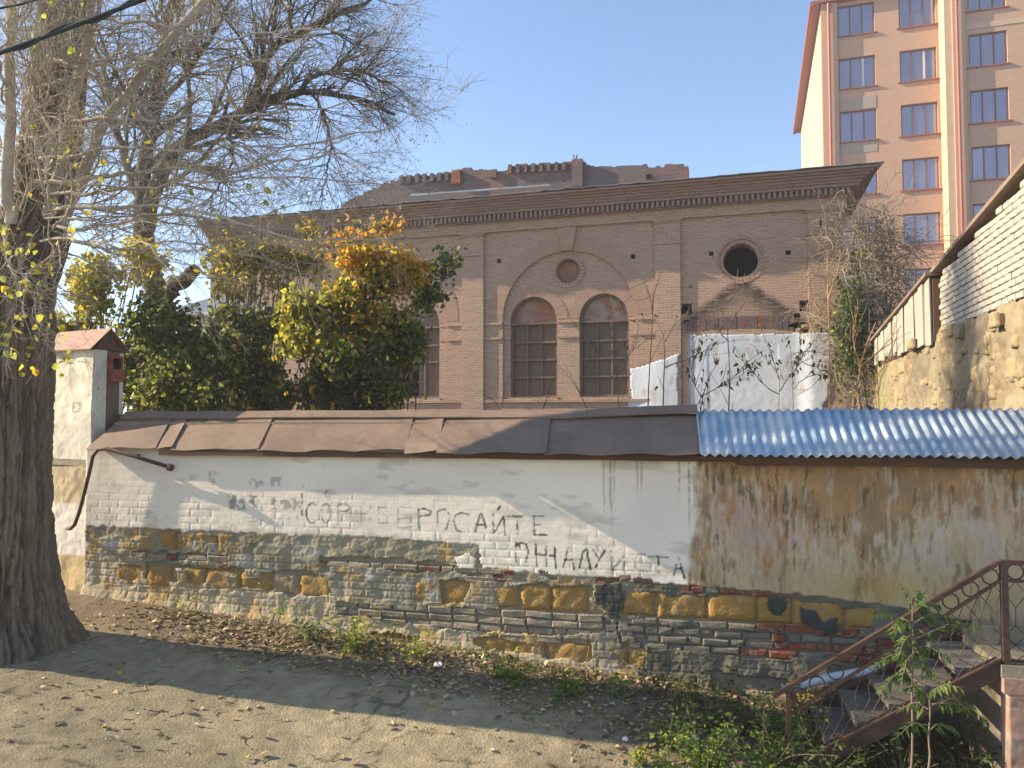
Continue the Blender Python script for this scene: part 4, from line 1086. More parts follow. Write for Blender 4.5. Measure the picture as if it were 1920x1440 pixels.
# stones that stand out of the rubble
for x, y, w, h, out in ((1725, 645, .42, .2, .2), (1805, 622, .25, .22, .1), (1786, 620, .3, .2, .06), (1880, 600, .22, .2, .14), (1855, 645, .2, .3, .05), (1768, 628, .4, .25, .03), (1740, 655, .35, .2, .03), (1900, 690, .3, .25, .04), (1830, 700, .3, .22, .04), (1780, 720, .34, .2, .04), (1720, 700, .4, .22, .03), (1865, 735, .25, .2, .05), (1905, 640, .22, .16, .04), (1690, 690, .5, .25, .03), (1800, 670, .3, .18, .03)):
    u, v = RF.uv(x, y); sd += 1
    link('projecting_stone', stone_mesh(w, h, .02, M['tanstone'], sd, .05), rub).location = (u, -out + .02, v)
    if out > .08: link('projecting_stone', MB().box(u - w * .42, u + w * .42, -out + .03, .03, v - h * .4, v + h * .4, .01).mesh('projecting_stone_body', M['tanstone']), rub)
for _ in range(60):
    u, v = rs.uniform(-8.5, .6), rs.uniform(-.3, 1.28); sd += 1; w = rs.uniform(.12, .26)
    o = link('rubble_stone', stone_mesh(w, rs.uniform(.08, .15), rs.uniform(.012, .022), M['tanstone'], sd, .03), rub)
    o.location = (u, -.022, v); o.rotation_euler = (rs.uniform(-.1, .1), rs.uniform(-.12, .12), rs.uniform(-.08, .08))
# white bricks one by one
wb = [brick_mesh(L, .084, .016, M['whitebrick'], 900 + i) for i, L in enumerate((.245, .245, .245, .12))]
count = 0; far = MB()
r = 0; v = 1.50
while v < 3.4:
    u = 1.9 - (.13 if r % 2 else 0) - rs.uniform(0, .03)
    while u > -4.2:
        L = .245; uc = u - L / 2; u -= .272
        if uc < -4.05 or v + .1 > rake(uc - .1) - .02: continue
        if uc < .75 and count < 300:
            o = link('white_brick', wb[rs.randrange(3)], nb); o.location = (uc, .035 + rs.uniform(-.005, .006), v + .045); o.rotation_euler = (0, rs.uniform(-.012, .012), rs.uniform(-.02, .02)); count += 1
        else: far.box(uc - L / 2, uc + L / 2, .02, .07, v, v + .084, .003)
    v += .0955; r += 1
if far.v:
    o = link('white_bricks_rest', far.mesh('white_bricks_rest', M['whitebrick']), nb); o['kind'] = 'stuff'
# upright boards
u = -4.25; i = 0
while u > -9.7:
    w = rs.uniform(.28, .5); lo = 1.34 + rs.uniform(-.05, .1) - (.12 if i == 0 else 0)
    n = 8; vs = []; fs = []
    bb = MB().box(u - w + .02, u, -.09 - .02 * (i % 2), -.06 - .02 * (i % 2), lo, rake(u - w / 2) - .03, .008)
    link('upright_board', bb.mesh('upright_board', M['greenboard']), nb); u -= w; i += 1
link('board_backing', MB().prism([(-9.8, 1.30), (-4.21, 1.36), (-4.21, rake(-4.2) - .08), (-9.8, rake(-9.8) - .08)], -.04, .06).mesh('board_backing', M['timber']), nb)
link('roof_edge', MB().prism([(-10.4, rake(-10.4) - .02), (-4.2, rake(-4.2) - .02), (-4.2, rake(-4.2) + .04), (-10.4, rake(-10.4) + .04)], -.16, 5.2).mesh('roof_edge', M['brownmetal']), nb)
link('roof_edge', MB().prism([(-4.35, rake(-4.35) + .02), (3.2, rake(3.2) + .02), (3.2, rake(3.2) + .08), (-4.35, rake(-4.35) + .08)], -.07, 5.2).mesh('roof_edge_near', M['brownmetal']), nb)

# ================================================================== GATE PILLAR, left
_c = WF.world(WF.u(172, .06), .06, 0)
PF = Frame(_c.x, _c.y, -27)
pil = frame_thing('gate_pillar', 'whitewashed gate pillar with small red gabled metal roof beside thick trunk', 'pillar', PF)
pil['kind'] = 'thing'
PU1 = 0.0; PU0 = PU1 - .95; PZ = WF.uv(172, 655, .06)[1]
def rough_face(u0, u1, z0, z1, y0, y1, colfn, mat, name, seed, amp=.012):
    st = .014
    us = np.linspace(u0, u1, int((u1 - u0) / st)); vs = np.linspace(z0, z1, int((z1 - z0) / st)); U, Vv = np.meshgrid(us, vs)
    n2 = fbm(U * 6, Vv * 6, 4, seed); n3 = fbm(U * 24, Vv * 24, 3, seed + 1)
    Yv = y0 - amp * (n2 - .5) * 2 - .004 * (n3 - .5)
    nr, nc = U.shape; idx = np.arange(nr * nc).reshape(nr, nc)
    Fq = np.stack([idx[:-1, :-1], idx[:-1, 1:], idx[1:, 1:], idx[1:, :-1]], -1).reshape(-1, 4)
    V = np.stack([U, Yv, Vv], -1).reshape(-1, 3); c = colfn(U, Vv, n2, n3).reshape(-1, 3)
    ring = np.concatenate([idx[0, :], idx[1:, -1], idx[-1, -2::-1], idx[-2:0:-1, 0]]); nxt = np.roll(np.arange(len(ring)), -1); n0 = len(V); m = len(ring)
    Vb = V[ring].copy(); Vb[:, 1] = y1
    side = np.stack([ring[nxt], ring, n0 + np.arange(m), n0 + nxt], -1)
    me = np_mesh(name, np.concatenate([V, Vb]), np.concatenate([Fq, side]), mat, np.concatenate([c, c[ring]]), False)
    return me
def pcol(U, Vv, n2, n3):
    c = np.array([.68, .63, .50])[None, None] * (.8 + .4 * n2)[..., None]
    c = mx_(c, np.array([.46, .42, .34]), sstep(.55, .7, fbm(U * 4, Vv * 4, 4, 411)) * .5)
    c = mx_(c, np.array([.50, .48, .42]), sstep(-.02, -.1, Vv) * .5)
    # stencilled plate
    (a, t1), (b, t0) = PF.uv(136, 755, 0), PF.uv(151, 771, 0)
    lines = [[(a, t0), (b, t0), (b, t1), (a, t1), (a, t0)], [(a + .022, t0 + .02), (a + .022, t1 - .02)], [(a + .012, t0 + .05), (a + .04, t0 + .05)], [(b - .04, t1 - .02), (b - .015, t1 - .02), (b - .028, (t0 + t1) / 2), (b - .014, t0 + .045), (b - .02, t0 + .02), (b - .042, t0 + .02)]]
    m = np.zeros(U.shape)
    for l in lines: m = np.maximum(m, sstep(.010, .004, seg_dist(U, Vv, l)))
    return mx_(c, np.array([.19, .17, .13]), m * .75)
LED = WF.uv(140, 868, .06)[1]
link('pillar_front', rough_face(PU0, PU1, LED + .03, PZ, .0, .04, pcol, M['plaster'], 'pillar_front', 401), pil)
link('pillar_body', MB().box(PU0 + .004, PU1 - .006, .035, .18, LED, PZ).box(PU0 + .004, PU1 - .25, .181, .40, LED, PZ).box(PU1 - .0961, PU1 - .008, .35, .40, LED, PZ - .02).mesh('pillar_body', M['pillar']), pil)
link('ledge', MB().rbox(PU0 - .02, PU1 + .02, -.03, .4, LED - .035, LED + .029, .2, .004).mesh('ledge', M['mortar']), pil)
def bcol(U, Vv, n2, n3):
    c = np.array([.42, .34, .22])[None, None] * (.7 + .6 * n2)[..., None]
    c = mx_(c, np.array([.16, .13, .09]), sstep(.5, .62, fbm(U * 10, Vv * 3, 4, 421)) * .7 * sstep(-1.0, -.6, Vv))
    c = mx_(c, np.array([.56, .53, .47]), sstep(-.98, -1.02, Vv) * sstep(-1.62, -1.58, Vv) * .9)
    c = mx_(c, np.array([.42, .30, .14]), sstep(-1.58, -1.64, Vv) * .7)
    return c
link('pillar_base', rough_face(PU0 - .02, PU1 + .06, -2.35, LED - .04, -.02, .5, bcol, M['plaster'], 'pillar_base', 431, .02), pil)
# little roof: two slopes, ridge along the wall
rz = PZ + .27
for k, (e0, e1) in enumerate(((PU0 - .02, PU0 + .52), (PU0 + .525, PU1 + .03))):
    vs = [(e0, -.06, PZ + .005), (e1, -.06, PZ + .005), (e1, .20, rz), (e0, .20, rz)]
    mb = MB().add(vs + [(x, y + .003, z - .014) for x, y, z in vs], [(0, 1, 2, 3), (7, 6, 5, 4), (0, 4, 5, 1), (1, 5, 6, 2), (2, 6, 7, 3), (3, 7, 4, 0)])
    link('roof_sheet', mb.mesh('roof_sheet', M['redroof']), pil)
vs = [(PU0 - .02, .202, rz), (PU1 + .03, .202, rz), (PU1 + .03, .46, PZ + .01), (PU0 - .02, .46, PZ + .01)]
link('roof_sheet', MB().add(vs + [(x, y, z - .014) for x, y, z in vs], [(0, 1, 2, 3), (7, 6, 5, 4), (0, 4, 5, 1), (1, 5, 6, 2), (2, 6, 7, 3), (3, 7, 4, 0)]).mesh('roof_sheet', M['redroof']), pil)
link('gable_board', MB().prism([(0, 0)] * 0 or [(PU0, PZ - .0), (PU1 - .1, PZ), (PU1 - .1, rz - .06), (PU0, rz - .06)], .15, .26).mesh('gable_board', M['timber']), pil)
gp = MB().add([(PU1 - .012, .02, PZ + .001), (PU1 - .012, .40, PZ + .001), (PU1 - .012, .20, rz - .03), (PU1 - .04, .02, PZ + .001), (PU1 - .04, .40, PZ + .001), (PU1 - .04, .20, rz - .03)], [(0, 1, 2), (5, 4, 3), (0, 3, 4, 1), (1, 4, 5, 2), (2, 5, 3, 0)])
link('gable', gp.mesh('gable', M['timber']), pil)
link('plank', MB().box(PU1 - .03, PU1 + .0, .185, .345, LED, PZ - .01, .004).mesh('plank', M['greywood']), pil)
# red box on the pillar's side
bx = thing('letter_box', 'rusty red metal box fixed to the gate pillar under its roof', 'box', (PF.o[0], PF.o[1], EYE), R(PF.deg))
z0, z1 = PZ - .37, PZ - .06
link('box_body', MB().box(PU1 + .003, PU1 + .08, .19, .345, z0, z1 - .16, .003).mesh('box_body', M['redbox']), bx)
link('box_hood', MB().box(PU1 + .003, PU1 + .06, .19, .215, z1 - .159, z1).box(PU1 + .003, PU1 + .06, .32, .345, z1 - .159, z1).box(PU1 + .003, PU1 + .06, .216, .319, z1 - .03, z1).mesh('box_hood', M['redbox']), bx)
link('box_slot', MB().box(PU1 + .003, PU1 + .02, .217, .318, z1 - .158, z1 - .031).mesh('box_slot', M['dark']), bx)

# bent pipe on the wall's end
pp = [WF.uv(x, y, -.13) for x, y in ((112, 993), (128, 992), (140, 984), (148, 962), (158, 925), (170, 875), (174, 855), (184, 843), (200, 841), (250, 855), (318, 876))]
pts = [(u, -.13 if i > 1 else (-.02 if i == 0 else -.10), v) for i, (u, v) in enumerate(pp)]
pipe = frame_thing('gas_pipe', 'bent rusty steel pipe ending in a flange on the wall beside the pillar', 'pipe', WF)
link('pipe_run', MB().tube(pts, .021, 10).mesh('pipe_run', M['rust'], True), pipe)
d_ = Vector(pts[-1]) - Vector(pts[-2]); d_.normalize()
link('flange', MB().tube([Vector(pts[-1]) - d_ * .012, Vector(pts[-1]) + d_ * .03], .042, 8).mesh('flange', M['rust']), pipe)
link('bracket', MB().bar((pts[-2][0], -.13, pts[-2][2]), (pts[-2][0], .0, pts[-2][2]), .03).mesh('bracket', M['rust']), pipe)

# shed behind the shrubs
c = at(385, 620, 17)
shed = thing('shed', 'small grey metal-roofed shed half hidden behind the shrubs', 'shed', (c.x, c.y, float(gz(c.x, c.y))), R(-16))
hz = at(385, 560, 17).z - shed.location.z
link('shed_wall', MB().box(-.75, .6, 0, 1.4, 0, hz - .3).mesh('shed_wall', M['pillar']), shed)
link('shed_roof', MB().add([(-.9, -.2, hz - .25), (.75, -.2, hz - .5), (.75, 1.6, hz + .0), (-.9, 1.6, hz + .35), (-.9, -.2, hz - .28), (.75, -.2, hz - .53), (.75, 1.6, hz - .03), (-.9, 1.6, hz + .32)], [(0, 1, 2, 3), (7, 6, 5, 4), (0, 4, 5, 1), (1, 5, 6, 2), (2, 6, 7, 3), (3, 7, 4, 0)]).mesh('shed_roof', M['greymetal']), shed)
c = at(535, 760, 12.3)
pl = thing('board', 'upright blue painted board among the shrubs behind the wall', 'board', (c.x, c.y, float(gz(c.x, c.y))), R(-13))
hh = at(535, 712, 12.3).z - pl.location.z
for k in range(2): link('plank', MB().box(-.11 + .115 * k, -.002 + .115 * k, -.012, .012, 0, hh - .03 * k, .004).mesh('plank', M['bluewood']), pl)

# ================================================================== STEPS, RAILING, PIER
DN, DFAR = -1.15, -.34
(ub_, zb_), (ut_, zt_) = WF.uv(1496, 1448, DN), WF.uv(1866, 1243, DN)
NS = 6
tr, ri = (ut_ - ub_) / NS, (zt_ - zb_) / NS
stair = frame_thing('staircase', 'short flight of concrete slab steps on rusty stringers beside the wall', 'stairs', WF)
for i in range(NS):
    u0 = ub_ + tr * i; z = zb_ + ri * (i + .55); tl = random.uniform(-.012, .012)
    s_ = MB().rbox(u0 - .02, u0 + tr + .04, DN + .05, DFAR, z - .055, z, .08, .005).mesh('step', M['concrete'])
    link('step', s_, stair).rotation_euler = (0, 0, 0)
for d, nm in ((DN + .02, 'stringer'), (DFAR + .03, 'stringer')):
    mb = MB().bar((ub_ - .12, d, zb_ - .06), (ut_ + .02, d, zt_ - .04), .045, .13)
    link('stringer', mb.mesh('stringer', M['rust']), stair)
    link('stringer_lip', MB().bar((ub_ - .12, d - .012, zb_ + .012), (ut_ + .02, d - .012, zt_ + .032), .07, .014).mesh('stringer_lip', M['rust']), stair)
link('landing', MB().rbox(ut_ + .03, ut_ + 2.4, DN - .04, -.06, zt_ - .09, zt_ - .005, .3, .004).mesh('landing', M['paleconcrete']), stair)
ku = WF.u(1815, -.45)
link('kerb_block', MB().box(ku, ku + .12, -.62, -.42, zt_ - .3, zt_ + .15, .012).mesh('kerb_block', M['paleconcrete']), stair)
link('kerb_block', MB().rbox(ku + .13, ku + 1.6, -.52, -.40, zt_ - .0, zt_ + .10, .3, .008).mesh('kerb_block_long', M['paleconcrete']), stair)

rail = frame_thing('railing', 'rusty brown steel stair railing with rings and honeycomb wire', 'railing', WF)
def PW(x, y, d=DN):
    u, v = WF.uv(x, y, d); return Vector((u, d, v))
h0, h1 = PW(1449, 1306), PW(1872, 1054); h2 = h1 + Vector((1.3, 0, 0))
s0, s1 = PW(1484, 1338), PW(1876, 1088); s2 = s1 + Vector((1.3, 0, 0))
l0, l1 = Vector((ub_ - .05, DN, zb_ + .03)), PW(1876, 1238)
link('handrail', MB().bar(h0, h1, .042, .034).bar(h1 + Vector((.01, 0, 0)), h2, .042, .034).mesh('handrail', M['rust']), rail)
link('middle_rail', MB().bar(s0, s1, .022).bar(s1, s2, .022).mesh('middle_rail', M['rust']), rail)
link('bottom_rail', MB().bar(l0, l1, .022).bar(l1, l1 + Vector((1.3, 0, 0)), .022).mesh('bottom_rail', M['rust']), rail)
pr = PW(1881, 1056); pb = PW(1881, 1246)
link('post', MB().bar((pr.x, DN, pr.z - .01), (pr.x, DN, pb.z), .044).mesh('post', M['rust']), rail)
pl_ = PW(1478, 1292)
link('post', MB().bar((pl_.x, DN, pl_.z), (pl_.x, DN, zb_ - .45), .034).mesh('post', M['rust']), rail)
link('post', MB().bar((pr.x + 1.25, DN, pr.z - .01), (pr.x + 1.25, DN, pb.z), .052).mesh('post', M['rust']), rail)
def ring_mesh(r, w=.006):
    return MB().tube([(r * math.cos(2 * math.pi * k / 18), 0, r * math.sin(2 * math.pi * k / 18)) for k in range(19)], w, 5, False).mesh('ring', M['rust'])
rm = ring_mesh(.056)
n = 11
for k in range(n):
    t = 1 - (k + .45) / n
    p = (h0.lerp(h1, .06 + .94 * t) + s0.lerp(s1, t)) / 2
    if k in (5, 7): continue
    o = link('ring', rm, rail); o.location = p
for k in range(7):
    o = link('ring', rm, rail); o.location = (h1 + s1) / 2 + Vector((.105 + .16 * k, 0, .0))
def honeycomb(a, b, c, d, n):
    mb = MB(); w = .003
    for i in range(n):
        t = (i + .5) / n; T = a.lerp(b, t); Bm = c.lerp(d, t); half = (b - a) / n / 2
        H = Bm - T
        def P(f, s): return T + H * f + half * s
        seq = [[P(0, 0), P(.16, -1), P(.34, 0), P(.16, 1), P(0, 0)], [P(.34, 0), P(.56, 0)], [P(.56, 0), P(.68, -1), P(.80, 0), P(.68, 1), P(.56, 0)], [P(.80, 0), P(.9, -1), P(1, 0), P(.9, 1), P(.80, 0)]]
        for s_ in seq:
            for p, q in zip(s_[:-1], s_[1:]): mb.tube([p, q], w, 4, False)
    return mb.mesh('wire_mesh', M['rust'])
link('wire_mesh', honeycomb(s0, s1, l0.lerp(l1, .06), l1, 15), rail)
link('wire_mesh', honeycomb(s1 + Vector((.03, 0, 0)), s2, l1 + Vector((.03, 0, 0)), l1 + Vector((1.3, 0, 0)), 9), rail)

pier = frame_thing('brick_pier', 'pinkish plastered brick pier carrying the end of the railing', 'pier', WF)
pu = WF.u(1871, DN)
def pkcol(U, Vv, n2, n3):
    c = np.array([.34, .215, .16])[None, None] * (.7 + .6 * n2)[..., None]
    c = mx_(c, np.array([.40, .31, .235]), sstep(.5, .65, fbm(U * 5, Vv * 5, 4, 451)) * .7)
    row = np.floor(Vv / .085); f = Vv / .085 - row; fu = (U + .1 * (row % 2)) / .25; fu = fu - np.floor(fu)
    return mx_(c, np.array([.46, .37, .29]), np.maximum(sstep(.12, .03, f), sstep(.05, .01, fu)) * sstep(.45, .6, n2) * .7)
link('pier_face', rough_face(pu, pu + 1.6, zt_ - 1.6, zt_ - .20, DN - .045, DN + .1, pkcol, M['plaster'], 'pier_face', 461, .018), pier)
link('pier_cap', MB().rbox(pu - .03, pu + 1.6, DN - .07, DN + .2, zt_ - .198, zt_ - .095, .2, .006).mesh('pier_cap', M['pinkplaster']), pier)
link('pier_body', MB().box(pu + .01, pu + 1.6, DN + .101, -.08, zt_ - 1.6, zt_ - .095).mesh('pier_body', M['mortar']), pier)

a = WF.uv(1468, 1292, -.22); b = WF.uv(1700, 1246, -.22)
pp_ = frame_thing('plastic_pipe', 'pale grey plastic pipe lying against the wall above the steps', 'pipe', WF)
link('pipe_run', MB().tube([(a[0] + (b[0] - a[0]) * t, -.22 + .01 * math.sin(t * 5), a[1] + (b[1] - a[1]) * t + .012 * math.sin(t * 3.1)) for t in np.linspace(0, 1, 9)], .041, 14).mesh('pipe_run', M['whitepipe'], True), pp_)
link('pipe_socket', MB().tube([(b[0] - .02, -.22, b[1] - .004), (b[0] + .1, -.22, b[1] + .016)], .05, 14).mesh('pipe_socket', M['whitepipe'], True), pp_)

# ================================================================== PLANT TOOLS
def norm(a): return a / (np.linalg.norm(a, axis=-1, keepdims=True) + 1e-9)

def resample(pts, K, wob=0.0, seed=0):
    p = np.array([list(q) for q in pts], float)
    # smooth through the points
    for _ in range(2):
        q = [p[0]]
        for a, b in zip(p[:-1], p[1:]): q += [a * .75 + b * .25, a * .25 + b * .75]
        q.append(p[-1]); p = np.array(q)
    L = np.concatenate([[0], np.cumsum(np.linalg.norm(np.diff(p, axis=0), axis=1))])
    t = np.linspace(0, L[-1], K)
    out = np.stack([np.interp(t, L, p[:, i]) for i in range(3)], -1)
    if wob:
        rg = np.random.default_rng(seed)
        w = np.cumsum(rg.normal(0, wob, (K, 3)), 0); w -= np.linspace(0, 1, K)[:, None] * w[-1]
        out += w
    return out

def tubes(P, Rr, sides=3):
    """Many tapering tubes at once: P [N,K,3], Rr [N,K] -> vertices, quads."""
    N, K, _ = P.shape
    T = np.empty_like(P); T[:, 1:-1] = P[:, 2:] - P[:, :-2]; T[:, 0] = P[:, 1] - P[:, 0]; T[:, -1] = P[:, -1] - P[:, -2]
    T = norm(T)
    ref = np.where(np.abs(T[:, :1, 2:3]) > .8, np.array([1., 0, 0]), np.array([0, 0, 1.]))
    A = norm(np.cross(T, np.broadcast_to(ref, T.shape))); B = np.cross(T, A)
    w = np.arange(sides) * 2 * math.pi / sides
    V = P[:, :, None] + (A[:, :, None] * np.cos(w)[None, None, :, None] + B[:, :, None] * np.sin(w)[None, None, :, None]) * Rr[:, :, None, None]
    base = (np.arange(N) * K * sides)[:, None, None]
    i = np.arange(K - 1)[None, :, None] * sides; k = np.arange(sides)[None, None, :]; k2 = (k + 1) % sides
    Fq = np.stack([base + i + k, base + i + k2, base + i + sides + k2, base + i + sides + k], -1).reshape(-1, 4)
    return V.reshape(-1, 3), Fq

def merge(parts):
    Vs, Fs, n = [], [], 0
    for V, Fq in parts:
        Vs.append(V); Fs.append(Fq + n); n += len(V)
    return np.concatenate(Vs), np.concatenate(Fs)

def sprout(P, Rr, n, lmin, lmax, t0, spread, bias, K, curl, rg, rscale=.55, rmin=.0012, t1=1.0):
    """n children on every parent branch."""
    N, K0, _ = P.shape
    t = rg.uniform(t0, t1, (N, n)); x = t * (K0 - 1); i = np.clip(x.astype(int), 0, K0 - 2); f = (x - i)[..., None]
    ar = np.arange(N)[:, None]
    p0 = P[ar, i] * (1 - f) + P[ar, i + 1] * f
    tan = norm(P[ar, i + 1] - P[ar, i]); r0 = Rr[ar, i] * rscale
    rnd = rg.normal(0, 1, (N, n, 3)); rnd -= (rnd * tan).sum(-1, keepdims=True) * tan
    d = norm(tan + norm(rnd) * spread * rg.uniform(.6, 1.3, (N, n, 1)) + np.array(bias))
    L = rg.uniform(lmin, lmax, (N, n)) * (1.15 - .55 * t)
    M_ = N * n; d = d.reshape(M_, 3); p = p0.reshape(M_, 3); L = L.reshape(M_); r0 = np.maximum(r0.reshape(M_), rmin * 1.6)
    Q = np.empty((M_, K, 3)); Q[:, 0] = p
    bend = rg.normal(0, curl, (M_, 3)) + np.array(bias) * .35
    for k in range(1, K):
        d = norm(d + bend / K + rg.normal(0, curl * .55, (M_, 3)) / K ** .5 * .6)
        p = p + d * (L / (K - 1))[:, None]; Q[:, k] = p
    rad = np.linspace(1, .25, K)[None] * r0[:, None]
    return Q, np.maximum(rad, rmin)

def leaves(pos, size, col, rg, flat=0.0, width=.42, fold=.18, down=0.0):
    N = len(pos)
    ax = norm(rg.normal(0, 1, (N, 3)) + np.array([0, 0, -down])); nr = norm(rg.normal(0, 1, (N, 3)) * (1 - flat) + np.array([0, 0, 1.0]) * flat)
    if flat > 0: ax = norm(ax * np.array([1, 1, .25]))
    sd_ = norm(np.cross(ax, nr)); nr = np.cross(sd_, ax)
    s = size[:, None]
    b = pos; tip = pos + ax * s; mid = pos + ax * s * .42
    w_ = width * rg.uniform(.8, 1.15, (N, 1)); m0 = pos + ax * s * .22; m1 = pos + ax * s * .66; cu = nr * s * rg.uniform(-.18, .12, (N, 1))
    l0 = m0 + sd_ * s * w_ * .9 + nr * s * fold; r0 = m0 - sd_ * s * w_ * .9 + nr * s * fold
    l1 = m1 + sd_ * s * w_ * .62 + nr * s * fold + cu * .5; r1 = m1 - sd_ * s * w_ * .62 + nr * s * fold + cu * .5
    V = np.stack([b, l0, l1, tip + cu, r1, r0], 1).reshape(-1, 3)
    i = np.arange(N) * 6
    Fq = np.concatenate([np.stack([i, i + 1, i + 2, i + 3], -1), np.stack([i, i + 3, i + 4, i + 5], -1)])
    return V, Fq, np.repeat(col, 6, 0)

def pick(pal, n, rg, jit=.25):
    w = np.array([p[1] for p in pal]); c = np.array([p[0] for p in pal])[rg.choice(len(pal), n, p=w / w.sum())]
    return c * rg.uniform(1 - jit, 1 + jit, (n, 1)) * rg.uniform(1 - jit * .3, 1 + jit * .3, (n, 3))

DG, OL, YG, YE, OR, TN = (.105, .135, .036), (.22, .225, .055), (.40, .41, .06), (.60, .47, .05), (.64, .33, .045), (.40, .29, .14)

# ================================================================== STREET TREE, left foreground
rg = np.random.default_rng(101)
tree = thing('street_tree', 'huge furrowed tree trunk with bare pale branches at left edge', 'tree', (-4.90, 7.42, float(gz(-4.90, 7.42))))
tb = np.array(tree.location)
def make_trunk():
    hs = np.concatenate([np.linspace(-.3, 4.6, 330), np.linspace(4.62, 10, 120)]); n = 300
    th = np.linspace(0, 2 * math.pi, n, endpoint=False) + R(100)
    H, TH = np.meshgrid(hs, th, indexing='ij')
    eye_h = EYE - tb[2]
    cx = np.interp(hs, [0, 4.0, eye_h + 1.7, eye_h + 2.7, 10], [0, -.06, -.10, -.20, -.05]); cy = np.interp(hs, [0, eye_h + 1.3, eye_h + 2.6, 10], [0, .12, .93, 1.35])
    r = np.interp(hs, [-.3, 0, .25, .8, 2.2, eye_h + 1.4, eye_h + 2.1, 7, 10], [.82, .66, .53, .43, .385, .37, .29, .25, .19])
    a = (TH - R(100)) * 1.0
    lobes = 1 + .05 * np.sin(a * 3 + 1) + .03 * np.sin(a * 5 + H * .8) + .12 * np.exp(-np.maximum(H, 0) / .35) * np.sin(a * 4 + .5)
    warp = .55 * (fbm(a * 2.5, H * 1.6, 3, 501) - .5)
    def plates_(cw, ch, seed):
        uu = (a * .42 + .05 * warp + .02 * (fbm(a * 20, H * 6, 2, seed) - .5)) / cw; hh = (H + .25 * (fbm(a * 3, H * 1.5, 2, seed + 1) - .5)) / ch
        iu, ih = np.floor(uu), np.floor(hh); b1 = np.full(H.shape, 9.); b2 = np.full(H.shape, 9.); idn = np.zeros(H.shape)
        for du in (-1, 0, 1):
            for dh in (-1, 0, 1):
                p, q = iu + du, ih + dh
                dd = np.hypot(uu - p - _hash(p, q, seed + 2), hh - q - _hash(p, q, seed + 3))
                m = dd < b1; b2 = np.where(m, b1, np.minimum(b2, dd)); idn = np.where(m, _hash(p, q, seed + 4), idn); b1 = np.where(m, dd, b1)
        return b2 - b1, idn
    g1, id1 = plates_(.055, .75, 511)
    f1 = np.abs(fbm(a * 8.5 + warp * 4 + .5 * fbm(a * 4, H * 3, 2, 531), H * .75, 4, 502, .6) - .5) * 2; f2 = np.abs(fbm(a * 24 + warp * 6, H * 4.5, 3, 503) - .5) * 2
    ridge = sstep(.0, .20, f1) * .55 + sstep(.0, .30, g1) * .25 + sstep(0, .3, f2) * .20
    plates = fbm(a * 14, H * 5, 4, 504, .65)
    cross_ = sstep(.10, .0, np.abs(fbm(a * 4, H * 9 + 2 * fbm(a * 8, H * 2, 2, 507), 3, 508) - .5)) * sstep(.3, .6, fbm(a * 7, H * 2, 2, 509))
    dsp = .085 * (ridge - .6) + .036 * (plates - .5) - .022 * cross_ + .05 * (fbm(a * 1.2, H * .8, 2, 505) - .5)
    rad = r[:, None] * lobes + dsp * np.clip(r[:, None] / .5, .4, 1)
    X = cx[:, None] + rad * np.cos(TH); Y = cy[:, None] + rad * np.sin(TH)
    c = mx_(np.array([.165, .12, .078])[None, None] + 0 * H[..., None], np.array([.22, .17, .115]), fbm(a * 5, H * 3, 4, 506)) * (.40 + .72 * ridge)[..., None] * (.8 + .4 * plates)[..., None]
    idx = np.arange(H.size).reshape(H.shape); nx = np.roll(idx, -1, 1)
    Fq = np.stack([idx[:-1], nx[:-1], nx[1:], idx[1:]], -1).reshape(-1, 4)
    V = np.stack([X, Y, H], -1).reshape(-1, 3)
    return np_mesh('trunk', V, Fq, M['bark'], c.reshape(-1, 3), True)
link('trunk', make_trunk(), tree)

